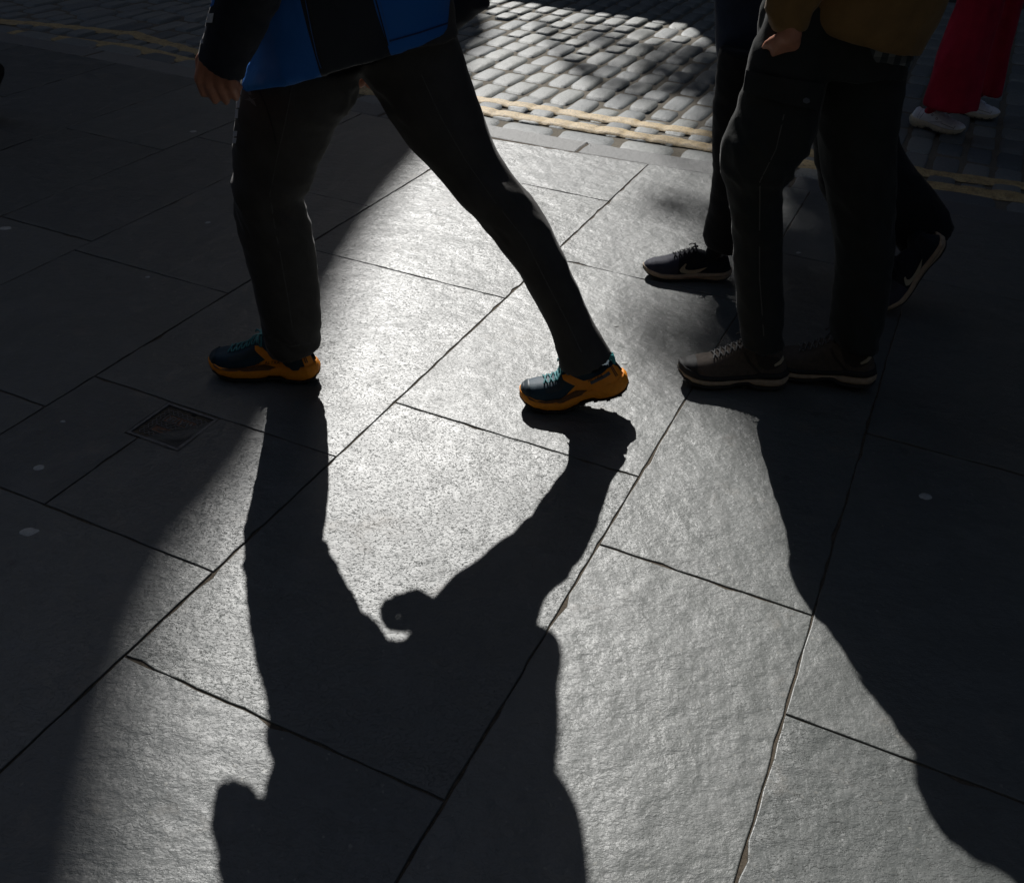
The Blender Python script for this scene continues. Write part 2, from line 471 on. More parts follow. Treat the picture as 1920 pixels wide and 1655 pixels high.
# ------------------------------------------------------------------ road of setts
bm = bmesh.new()
lo = [bm.verts.new(P(kerb_out(b) - 0.06, b, ROAD_Z - 0.0095)) for b in bs]; hi = [bm.verts.new(P(9.2, b, ROAD_Z - 0.0095)) for b in bs]
for i in range(len(bs) - 1): bm.faces.new((lo[i + 1], lo[i], hi[i], hi[i + 1]))
road = structure(ob('road', bm, M_JOINT))
NS = 8
def dome(x, y): return 0.3 - 0.06 * (x * x + y * y) - 0.09 * (x ** 6 + y ** 6)
def sett_shape(v):
    rnd = random.Random(v * 13 + 5)
    bmm = bmesh.new()
    G = [-1, -0.86, -0.5, 0, 0.5, 0.86, 1]
    grid = {}
    ca = [rnd.uniform(0.75, 1.12) for _ in range(4)]
    for i, x in enumerate(G):
        for j, y in enumerate(G):
            cx = x; cy = y
            e = 0.06 * noise.noise(Vector((x * 2 + v * 5.3, y * 2, v)))
            cr = ca[(x > 0) * 2 + (y > 0)]
            if abs(x) > 0.8 and abs(y) > 0.8:
                cx *= 1 - 0.06 * cr; cy *= 1 - 0.07 * cr
            cx += e * (abs(x) > 0.4); cy += 0.06 * noise.noise(Vector((x * 2, y * 2 + v * 3.7, v + 9))) * (abs(y) > 0.4)
            m = max(abs(x), abs(y))
            z = dome(x, y) + 0.12 * noise.noise(Vector((x * 1.7, y * 1.7, v * 2.2)))
            if m > 0.95: z = -1.3
            elif m > 0.8: z -= 0.12
            grid[i, j] = bmm.verts.new((cx, cy, z))
    n = len(G) - 1
    for i in range(n):
        for j in range(n):
            bmm.faces.new((grid[i, j], grid[i + 1, j], grid[i + 1, j + 1], grid[i, j + 1]))
    me = mesh_of(bmm, True); me.name = 'sett'
    me.materials.append(M_SETT)
    return me
sett_meshes = [sett_shape(i) for i in range(NS)]
CW = 0.139
setts = []       # (ca, cb, half a, half b, z, yaw, variant)
b = -0.2
chan = [-5.5, -5.2]
# channel course: stretchers along the kerb
bb = -5.0
CH_W = 0.168
while bb < 10:
    L = random.choice([0.19, 0.26, 0.31, 0.33, 0.29])
    cb = bb + L / 2
    setts.append((kerb_out(cb) + 0.012 + CH_W / 2, cb, CH_W / 2 - 0.004, L / 2 - 0.013, ROAD_Z + 0.002, -atan2(kerb_out(cb + .1) - kerb_out(cb - .1), .2), random.randrange(NS)))
    bb += L
COURSES = {}
ci = 0
cb = -4.9
while cb < 10:
    a = kerb_out(cb) + 0.012 + CH_W + 0.004 + random.uniform(0, 0.02)
    a += random.choice([0, 0])
    first = True
    lst = []
    while a < 9.1:
        L = random.uniform(0.19, 0.335) if not first else random.choice([0.12, 0.17, 0.24])
        first = False
        s = (a + L / 2, cb + random.gauss(0, 0.003), L / 2 - random.uniform(0.007, 0.013), CW / 2 - random.uniform(0.0055, 0.0105), ROAD_Z + random.gauss(0, 0.0035), random.gauss(0, 0.018), random.randrange(NS))
        lst.append(s); setts.append(s)
        a += L
    COURSES[ci] = (cb, lst)
    ci += 1; cb += CW
def sett_area(s):
    c = P(s[0], s[1], s[4]); q = project(c)
    if q is None: return 0
    x, y = q
    if not (-60 < x < W0 + 60 and -60 < y < H0): return 0
    d = (c - CPOS).length
    return s[2] * s[3] / d ** 3
order = sorted(setts, key=sett_area, reverse=True)
nvis = sum(1 for s in order if sett_area(s) > 0)
def sett_matrix(s):
    m = Matrix.Identity(4)
    ang = AZ + s[5]
    X = Vector((cos(ang), sin(ang), 0)); Y = Vector((-sin(ang), cos(ang), 0)); c = P(s[0], s[1], s[4])
    for i in range(3):
        m[i][0] = X[i] * s[2]; m[i][1] = Y[i] * s[3]; m[i][2] = (0, 0, 0.019)[i]; m[i][3] = c[i]
    return m
for s in order[:300]:
    o = bpy.data.objects.new('sett', sett_meshes[s[6]])
    o.parent = road
    o.matrix_world = sett_matrix(s)
    COL.objects.link(o)
rest_v, rest_f = [], []
for s in order[300:]:
    m = sett_matrix(s); me = sett_meshes[s[6]]; k = len(rest_v)
    rest_v += [m @ v.co for v in me.vertices]
    rest_f += [[i + k for i in p.vertices] for p in me.polygons]
o = obj('distant_setts', pyd(rest_v, rest_f, True), M_SETT, road); o['kind'] = 'stuff'
# painted lines that lie over the crowns and sag into the joints
def road_h(a, b):
    best = ROAD_Z - 0.006
    for k in range(int((b + 4.9) / CW) - 1, int((b + 4.9) / CW) + 3):
        if k in COURSES:
            for s in COURSES[k][1]:
                u = (a - s[0]) / s[2]; v = (b - s[1]) / s[3]
                if abs(u) < 1.02 and abs(v) < 1.02:
                    z = s[4] + 0.019 * (dome(u, v) - (0.2 if max(abs(u), abs(v)) > 0.85 else 0))
                    best = max(best, z)
        if a > kerb_out(b) + 0.16 + 0.09 + 0.3: pass
    return best
def yline(pts, wdt, mat, hidden=False):
    pts = sorted(pts)
    V, F = [], []
    nb = int((pts[-1][0] - pts[0][0]) / 0.016); na = 9
    for i in range(nb + 1):
        b = pts[0][0] + (pts[-1][0] - pts[0][0]) * i / nb
        a0 = lin(pts, b)
        w1 = wdt * (0.5 + 0.07 * noise.noise(Vector((b * 9, 1.3, a0)))) + 0.006 * noise.noise(Vector((b * 40, 8, 0)))
        w2 = wdt * (0.5 + 0.07 * noise.noise(Vector((b * 9, 5.3, a0)))) + 0.006 * noise.noise(Vector((b * 40, 3, 0)))
        for j in range(na + 1):
            a = a0 - w1 + (w1 + w2) * j / na
            h = sum(road_h(a + da, b + db) for da, db in ((0, 0), (0.01, 0.008), (-0.01, -0.008), (0.01, -0.008), (-0.01, 0.008))) / 5
            h = h * 0.5 + (ROAD_Z + 0.0035) * 0.5
            e = 0.004 if 0 < j < na else -0.004
            V.append(P(a, b, h + e))
    for i in range(nb):
        for j in range(na):
            k = i * (na + 1) + j
            F.append((k, k + 1, k + na + 2, k + na + 1))
    return obj('yellow_line', pyd(V, F, True), mat, road)
UP = [((0, 40), 0), ((250, 64), 0), ((360, 97), 0), ((902, 187.5), 0), ((1332, 253), 0), ((1730, 323), 0), ((1920, 349), 0)]
LO = [((0, 57), 0), ((250, 90), 0), ((360, 115), 0), ((910, 209), 0), ((1332, 276), 0), ((1740, 348), 0), ((1920, 372), 0)]
def lpts(L):
    r = []
    for (x, y), _ in L:
        a, b = ab(gnd(x, y, ROAD_Z)); r.append((b, a))
    r.sort()
    r = [(r[0][0] - 3, r[0][1] + 0.25)] + r + [(r[-1][0] + 3, r[-1][1] - 0.02)]
    return r
yline(lpts(UP), 0.095, M_PAINT)
yline(lpts(LO), 0.105, M_PAINT)
# far pavement and the wider ground
bm = bmesh.new(); box(bm, P(11.0, 2, -0.0), 3.6, 60, 0.09, (AV, BV, Vector((0, 0, 1))))
structure(ob('far_pavement', bm, M_FLAG))
bm = bmesh.new()
vs = [bm.verts.new((x, y, -0.16)) for x, y in ((-400, -400), (400, -400), (400, 400), (-400, 400))]; bm.faces.new(vs)
structure(ob('ground', bm, M_JOINT))

# ------------------------------------------------------------------ buildings over the street (they shade it)
M_STONE = mat_wall('sooty sandstone', (0.055, 0.05, 0.042), (0.085, 0.075, 0.06))
M_STONE2 = mat_wall('grey sandstone', (0.07, 0.065, 0.058), (0.10, 0.092, 0.08))
M_SLATE = simple('roof slate', (0.07, 0.075, 0.085), 0.6, 0.3, 8, 0.4, 0.01)
M_GLASS = simple('window glass', (0.02, 0.024, 0.028), 0.08, 0.1, 5, 0.0)
M_TRIM = simple('window frame paint', (0.55, 0.54, 0.5), 0.5, 0.1, 20, 0.1)
AX = (AV, BV, Vector((0, 0, 1)))
def building(name, a0, a1, b0, b1, h, mat, label, side, nfl, spacing=2.6, ridge=2.4):
    root = empty(name, P((a0 + a1) / 2, (b0 + b1) / 2))
    tag(root, label, 'building')
    bm = bmesh.new(); box(bm, P((a0 + a1) / 2, (b0 + b1) / 2, h / 2 - 0.1), a1 - a0, b1 - b0, h, AX)
    keep(ob('wall', bm, mat), root)
    bm = bmesh.new()
    r0 = [P(a0 - .3, b0 - .3, h - .1), P(a1 + .3, b0 - .3, h - .1), P(a1 + .3, b1 + .3, h - .1), P(a0 - .3, b1 + .3, h - .1)]
    rid = [P((a0 + a1) / 2, b0 + .6, h + ridge), P((a0 + a1) / 2, b1 - .6, h + ridge)]
    v = [bm.verts.new(p) for p in r0 + rid]
    for f in ((0, 3, 5, 4), (2, 1, 4, 5), (1, 0, 4), (3, 2, 5), (3, 0, 1, 2)): bm.faces.new([v[i] for i in f])
    keep(ob('roof', bm, M_SLATE), root)
    af = a0 if side < 0 else a1
    bmw = bmesh.new()
    box(bmw, (0, 0, 0), 0.10, 1.15, 1.75); wm = mesh_of(bmw); wm.materials.append(M_TRIM); wm.name = 'window'
    bmp = bmesh.new()
    for i in (-1, 1):
        for j in (-1, 1): box(bmp, (side * 0.045, 0.275 * i, 0.42 * j), 0.03, 0.46, 0.76)
    pm = mesh_of(bmp); pm.materials.append(M_GLASS); pm.name = 'pane'
    nb = max(1, int((b1 - b0 - 1.5) / spacing))
    for fl in range(nfl):
        for k in range(nb):
            bb_ = (b0 + b1) / 2 + (k - (nb - 1) / 2) * spacing
            wo = bpy.data.objects.new('window', wm); COL.objects.link(wo); wo.parent = root
            m = Matrix.Identity(4)
            c = P(af + side * 0.01, bb_, 2.0 + fl * 3.1)
            for i in range(3): m[i][0] = AV[i]; m[i][1] = BV[i]; m[i][3] = c[i]
            wo.matrix_parent_inverse = Matrix.Translation(-Vector(root.location)); wo.matrix_basis = m
            po = bpy.data.objects.new('pane', pm); COL.objects.link(po); po.parent = wo
    return root
building('tenement', 11.0, 20, -30, 4.6, 30, M_STONE, 'tall sooty sandstone tenement right of the sunlit gap across the street', -1, 5)
building('tenement', 14.2, 17.5, 13.6, 40, 30, M_STONE2, 'tall grey sandstone tenement set back left of the added gable', -1, 5)
building('low_building', 11.0, 14, 4.62, 13.4, 3.8, M_STONE2, 'single storey stone building filling the sunlit gap across the street', -1, 1, 2.6, .1)
building('tenement', -18, -5.5, -30, 36, 15, M_STONE, 'long sooty sandstone tenement behind the viewer', 1, 4)
building('tenement', -1, 13.9, 30, 42, 12, M_STONE2, 'added grey sandstone block shutting off sky at the left end of the street', -1, 3)  # added unseen block: cuts sky light along a street that runs on
building('tenement', -1, 10.8, -42, -30, 12, M_STONE2, 'added grey sandstone block shutting off sky at the right end of the street', -1, 3)  # added likewise at the other end to hold back sky light
# added sunlight blocker shaped as a gable: edge traced from the lit patch's border
EDGE_PX = [(915, 66), (882, 97), (860, 160), (832, 225), (810, 282), (768, 338), (722, 403), (684, 474), (652, 548), (622, 622), (575, 740), (520, 860), (455, 955), (388, 1035), (328, 1162), (290, 1300), (262, 1440), (240, 1655)]
GA = 18.0
curve = []
for p in EDGE_PX:
    c = gnd(*p); k = (GA - ab(c)[0]) / sun_dir.dot(AV); q = c + sun_dir * k
    curve.append((ab(q)[1], q.z))
gable_blocker = tag(empty('added_gable_blocker', P(19.5, 16)), 'added unseen stone gable shaped to bound the sunlight on the left', 'building')
out = [(curve[0][0] - 0.1, -0.1), (curve[0][0] - 0.1, curve[0][1] - 0.4)] + curve + [(curve[-1][0] + .3, curve[-1][1] + 2.0), (15.0, 22.5), (21.0, 22.5), (21.0, -0.1)]
bm = bmesh.new()
fr = [bm.verts.new(P(GA - 0.3, b, z)) for b, z in out]; bk = [bm.verts.new(P(GA, b, z)) for b, z in out]
n = len(out)
bm.faces.new(fr); bm.faces.new(bk[::-1])
for i in range(n): bm.faces.new((fr[i], bk[i], bk[(i + 1) % n], fr[(i + 1) % n]))
bmesh.ops.recalc_face_normals(bm, faces=bm.faces)
keep(ob('sun_edge_wall', bm, M_STONE2), gable_blocker)
bm = bmesh.new(); box(bm, P(20.05, 18.4, 8.0), 4.0, 5.0, 16.2, AX); keep(ob('wall', bm, M_STONE2), gable_blocker)
bm = bmesh.new()
rv = [bm.verts.new(P(a_, b_, z_)) for a_, b_, z_ in ((18.06, 15.8, 16.1), (22.1, 15.8, 16.1), (22.1, 21.0, 16.1), (18.06, 21.0, 16.1), (18.06, 18.4, 20.5), (22.1, 18.4, 20.5))]
for f in ((0, 4, 5, 1), (3, 2, 5, 4), (0, 3, 4), (1, 5, 2), (0, 1, 2, 3)): bm.faces.new([rv[i] for i in f])
keep(ob('roof', bm, M_SLATE), gable_blocker)

# street tree whose leaves dapple the setts
def leafy_tree(name, a, b, trunk_h, blobs, nleaf, lsize, label, limbs, seed):
    rnd = random.Random(seed)
    root = tag(empty(name, P(a, b)), label, 'tree')
    bm = bmesh.new()
    chain(bm, [P(a, b, -0.1), P(a + .03, b, trunk_h * .5), P(a, b + .05, trunk_h)], [0.16, 0.13, 0.10], 10)
    for L in limbs:
        chain(bm, [P(*q[:3]) for q in L], [q[3] for q in L], 8)
    keep(ob('trunk', bm, simple('bark', (0.07, 0.055, 0.04), 0.9, 0.4, 30, 0.8, 0.01), None, True), root)
    V, F = [], []
    tot = sum(x[4] for x in blobs)
    for (ba, bb_, bz, r, wgt) in blobs:
        for _ in range(int(nleaf * wgt / tot)):
            d = Vector((rnd.gauss(0, 1), rnd.gauss(0, 1), rnd.gauss(0, 1))).normalized() * (r * rnd.random() ** 0.45)
            c = P(ba, bb_, bz) + d
            u = Vector((rnd.gauss(0, 1), rnd.gauss(0, 1), rnd.gauss(0, 1))).normalized(); v = u.orthogonal().normalized()
            s = lsize * rnd.uniform(0.6, 1.2); k = len(V)
            V += [c - u * s, c + v * s * 0.45, c + u * s, c - v * s * 0.45]; F.append((k, k + 1, k + 2, k + 3))
    keep(obj('crown', pyd(V, F), simple('leaf', (0.05, 0.085, 0.025), 0.5, 0.4, 3, 0.0)), root)
    return root
DA, DB, DZ = 7.0, 4.81, 7.0
def tp(a, b, z, *r): return (a + DA, b + DB, z + DZ) + r
leafy_tree('street_tree', 16.5, 7.6, 9.0,
    [tp(9.5, 3.0, 3.3, 0.8, 2.5), tp(9.5, 2.5, 4.6, 1.2, 4), tp(9.5, 3.1, 5.6, 1.05, 5), tp(9.5, 4.2, 7.25, 0.95, 7), tp(9.5, 5.10, 6.85, 0.36, 0.42), tp(9.5, 4.65, 6.45, 0.42, 0.75), tp(9.5, 4.85, 5.9, 0.22, 0.08), tp(9.5, 4.9, 7.9, 0.40, 0.30), tp(9.5, 2.4, 6.6, 1.5, 4), tp(9.5, 3.7, 8.4, 1.3, 5), tp(9.5, 3.45, 4.7, 0.85, 3), tp(9.5, 3.95, 6.0, 0.75, 3), tp(9.5, 3.9, 3.6, 0.45, 0.5), tp(9.5, 4.3, 5.0, 0.42, 0.20), tp(9.5, 4.35, 3.9, 0.50, 0.20), tp(9.5, 4.4, 3.2, 0.35, 0.10)],
    34000, 0.075, 'leafy tree rising behind the low building in the sunlit gap',
    [[tp(9.5, 2.6, 3.0, .08), tp(9.5, 3.4, 4.05, .055), tp(9.5, 4.07, 4.06, .05), tp(9.5, 4.36, 4.12, .045), tp(9.5, 4.75, 4.2, .04)],
     [tp(9.5, 4.75, 4.2, .04), tp(9.5, 4.87, 4.05, .032), tp(9.5, 4.86, 3.63, .028), tp(9.5, 4.81, 2.9, .022)],
     [tp(9.5, 2.6, 2.0, .09), tp(9.5, 3.2, 5.6, .06), tp(9.5, 3.7, 7.0, .03)], [tp(9.5, 2.6, 2.1, .09), tp(9.5, 2.3, 6.4, .05)]], 3)

# ------------------------------------------------------------------ iron water cover
cv = tag(empty('water_cover', P(1.4985, 1.618)), 'small square cast iron water cover let into the slabs', 'cover')
cz = 0.0
bm = bmesh.new()
w2a, w2b = 0.079, 0.084
ca, cb = 1.4985, 1.618
for s in (-1, 1):
    box(bm, P(ca + s * (w2a - 0.004), cb, -0.012), 0.008, 2 * w2b, 0.026, AX)
    box(bm, P(ca, cb + s * (w2b - 0.004), -0.012), 2 * w2a - 0.0165, 0.008, 0.0258, AX)
keep(ob('frame', bm, M_IRON), cv)
bm = bmesh.new()
box(bm, P(ca, cb, -0.013), 2 * w2a - 0.021, 2 * w2b - 0.021, 0.018, AX)
rc = [(ca + 0.024, cb - 0.002, 0.034, 0.092), (ca - 0.026, cb - 0.008, 0.026, 0.104)]
n = 0
def in_rec(a, b, m=0.004): return any(abs(a - r[0]) < r[2] / 2 + m and abs(b - r[1]) < r[3] / 2 + m for r in rc)
for i in range(-9, 10):              # chequer tread bars
    for j in range(-9, 10):
        a_, b_ = ca + i * 0.0078, cb + j * 0.0078
        if abs(a_ - ca) > w2a - 0.017 or abs(b_ - cb) > w2b - 0.017 or in_rec(a_, b_): continue
        th = pi / 4 if (i + j) % 2 else -pi / 4
        X = AV * cos(th) + BV * sin(th); Y = -AV * sin(th) + BV * cos(th)
        box(bm, P(a_, b_, -0.0032), 0.009, 0.0022, 0.003, (X, Y, Vector((0, 0, 1))))
for ra, rb_, la, lb in rc:           # raised rim of the two name panels
    for s in (-1, 1):
        box(bm, P(ra + s * la / 2, rb_, -0.003), 0.0018, lb, 0.003, AX)
        box(bm, P(ra, rb_ + s * lb / 2, -0.003), la - 0.002, 0.0018, 0.0029, AX)
lid = keep(ob('lid', bm, M_IRON), cv)
bm = bmesh.new()
for ra, rb_, la, lb in rc: box(bm, P(ra, rb_, -0.0037), la - 0.003, lb - 0.003, 0.001, AX)
po = ob('name_panel', bm, M_RUST); po.parent = lid
def text_mesh(txt, size, extrude=0.0, shear=0.0, bold=0.0):
    cu = bpy.data.curves.new('t', 'FONT'); cu.body = txt; cu.size = size; cu.extrude = extrude; cu.align_x = 'CENTER'; cu.align_y = 'CENTER'
    cu.shear = shear; cu.offset = bold; cu.resolution_u = 2
    o = bpy.data.objects.new('t', cu); COL.objects.link(o)
    dg = bpy.context.evaluated_depsgraph_get(); dg.update()
    me = bpy.data.meshes.new_from_object(o.evaluated_get(dg))
    bpy.data.objects.remove(o); bpy.data.curves.remove(cu)
    return me
me = text_mesh('WATER', 0.030, 0.001, 0, 0.0004)
xs = [v.co.x for v in me.vertices]; k = 0.083 / (max(xs) - min(xs))
for v in me.vertices:
    c = v.co.copy(); p = P(rc[0][0], rc[0][1], -0.0022) + BV * c.x * k - AV * c.y * 1.02 + Vector((0, 0, c.z)); v.co = p
to = obj('lettering', me, M_IRON); to.parent = lid
bm = bmesh.new()
chain(bm, [P(rc[1][0] + 0.004 * sin(t * 1.9), rc[1][1] - 0.035 + t * 0.0105, -0.0027) for t in [i * 0.35 for i in range(20)]], 0.0014, 6)
chain(bm, [P(rc[1][0] - 0.006 + 0.001 * t, rc[1][1] - 0.02 + t * 0.01, -0.0027) for t in range(5)], 0.0012, 6)
to = ob('emblem', bm, M_IRON); to.parent = lid
bm = bmesh.new(); box(bm, P(ca + 0.066, cb - 0.012, -0.0035), 0.007, 0.012, 0.002, AX)
to = ob('keyhole', bm, simple('painted hole shade', (0.006, 0.006, 0.006), 0.9)); to.parent = lid  # near-black plate: the hole's inner shade is put into its colour

# ------------------------------------------------------------------ chewing gum trodden on the stones
GUM = [((1735, 930), .0135, 'pale round gum spot on the shaded slab right of the dark shadow edge'),
       ((72, 877), .0115, 'pale oval gum spot left of the iron water cover'),
       ((53, 996), .0165, 'large grey gum spot below the joint at the lower left'),
       ((363, 247), .013, 'flat gum spot just under the swinging hand'),
       ((390, 418), .009, 'small pale gum spot left of the front trouser leg'),
       ((10, 428), .018, 'wide faint gum spot at the left edge of the picture'),
       ((277, 520), .007, 'thin pale gum sliver on the dark slab above the orange shoe'),
       ((1155, 611), .008, 'small gum speck to the right of the rear trouser cuff'),
       ((1171, 681), .009, 'small white gum spot beside the raised heel pull tab'),
       ((1497, 474), .008, 'small gum spot between the legs of the cargo trousers'),
       ((118, 790), .006, 'tiny gum fleck between two joints left of the water cover')]
_dg = bpy.context.evaluated_depsgraph_get(); _dg.update()
for (p, r, lb) in GUM:
    c = gnd(*p)
    _h = S.ray_cast(_dg, Vector((c.x, c.y, 0.08)), Vector((0, 0, -1)))
    if _h[0]: c.z = _h[1].z
    bm = bmesh.new()
    n = 18; V1 = []; V2 = []
    sd = random.random() * 50
    for i in range(n):
        t = 2 * pi * i / n
        rr = r * (1 + 0.35 * noise.noise(Vector((cos(t) * 1.3, sin(t) * 1.3, sd))))
        V1.append(bm.verts.new((rr * cos(t) * 1.25, rr * sin(t) * 0.9, -0.001))); V2.append(bm.verts.new((rr * 0.85 * cos(t) * 1.25, rr * 0.85 * sin(t) * 0.9, 0.0009)))
    cc = bm.verts.new((0, 0, 0.0011))
    for i in range(n):
        bm.faces.new((V1[i], V1[(i + 1) % n], V2[(i + 1) % n], V2[i])); bm.faces.new((V2[i], V2[(i + 1) % n], cc))
    o = ob('gum_spot', bm, M_GUM, None, True); o.location = (c.x, c.y, c.z + 0.0004); o.rotation_euler = (0, 0, random.random() * 0.6)
    tag(o, lb, 'gum spot', 'gum spots trodden on the paving')

# ------------------------------------------------------------------ clothes materials
C_TROUSER = cloth('black stretch trousers', (0.060, 0.055, 0.051), 0.8)
C_NAVY = cloth('navy black shell', (0.017, 0.020, 0.029), 0.7)
C_BLUE = cloth('blue shell', (0.014, 0.145, 0.50), 0.65)
C_CARGO = cloth('charcoal cargo cloth', (0.026, 0.028, 0.027), 0.85)
C_DARK = cloth('black walking trousers', (0.010, 0.011, 0.013), 0.85)
C_NAVYJ = cloth('navy coat', (0.022, 0.034, 0.066), 0.8)
C_MUST = cloth('mustard canvas', (0.24, 0.142, 0.055), 0.85)
C_RED = cloth('crimson trousers', (0.42, 0.010, 0.042), 0.8)
C_BLACK = cloth('black cloth', (0.008, 0.008, 0.009), 0.85)
C_GREYT = cloth('grey knit', (0.06, 0.06, 0.065), 0.9)
M_SKIN = simple('skin', (0.52, 0.225, 0.14), 0.5, 0.12, 40, 0.15, 0.0006)
M_HAIR = simple('hair', (0.03, 0.02, 0.014), 0.6, 0.3, 80, 0.6, 0.002)
M_REFL = simple('pale reflective print', (0.55, 0.57, 0.6), 0.4, 0.25, 300, 0.2)
M_EYE = simple('eye', (0.7, 0.7, 0.68), 0.2, 0.05)
def mat_panels():
    t = NT('blue and black jacket panels')
    ge = t.n('ShaderNodeTexCoord'); sx = t.n('ShaderNodeSeparateXYZ'); t.l(ge.outputs['Object'], sx.inputs[0])
    x, z = sx.outputs[0], sx.outputs[2]
    def side(p, q):                   # signed side of the seam p -> q in the (x, z) elevation
        (x0, z0), (x1, z1) = p, q
        k = (x1 - x0) / (z1 - z0)
        e = t.math('SUBTRACT', x, t.math('ADD', t.math('MULTIPLY', t.math('SUBTRACT', z, z0), k), x0))
        return t.math('GREATER_THAN', e, 0.0)
    s1 = side(SEAMS[0][0], SEAMS[0][1]); s2 = side(SEAMS[1][0], SEAMS[1][1]); s3 = side(SEAMS[2][0], SEAMS[2][1])
    blk = t.math('ADD', t.math('MULTIPLY', s1, t.math('SUBTRACT', 1.0, s2)), s3)
    v = ge.outputs['Object']
    c = t.mix(blk, (0.014, 0.145, 0.50), (0.018, 0.021, 0.029))
    nm = t.bump(t.noise(v, 30, 4, 0.6), 0.4, 0.006); nm = t.bump(t.noise(v, 500, 3), 0.25, 0.0006, nm)
    return t.setp(Base_Color=c, Roughness=0.6, Normal=nm, Specular_IOR_Level=0.3)
def xz(px, py, Y):
    p = at(px, py, Y); return (p.x, p.z)
SEAMS = [(xz(578, 0, 2.09), xz(611, 131, 2.09)), (xz(704, 0, 2.09), xz(729, 90, 2.09)), (xz(827, 0, 2.09), xz(842, 56, 2.09))]
def mat_plaid():
    t = NT('plaid shirt'); v = t.coords()
    cs = []
    for d in ('X', 'Z'):
        wv = t.n('ShaderNodeTexWave', wave_type='BANDS', bands_direction=d); wv.inputs['Scale'].default_value = 9
        t.l(v, wv.inputs['Vector']); cs.append(t.ramp(wv.outputs[1], [(0.45, 0.0), (0.55, 1.0)]))
    c = t.mix(cs[0], (0.05, 0.06, 0.065), (0.20, 0.21, 0.21)); c = t.mix(t.math('MULTIPLY', cs[1], 0.5), c, (0.02, 0.025, 0.03))
    return t.setp(Base_Color=c, Roughness=0.9)

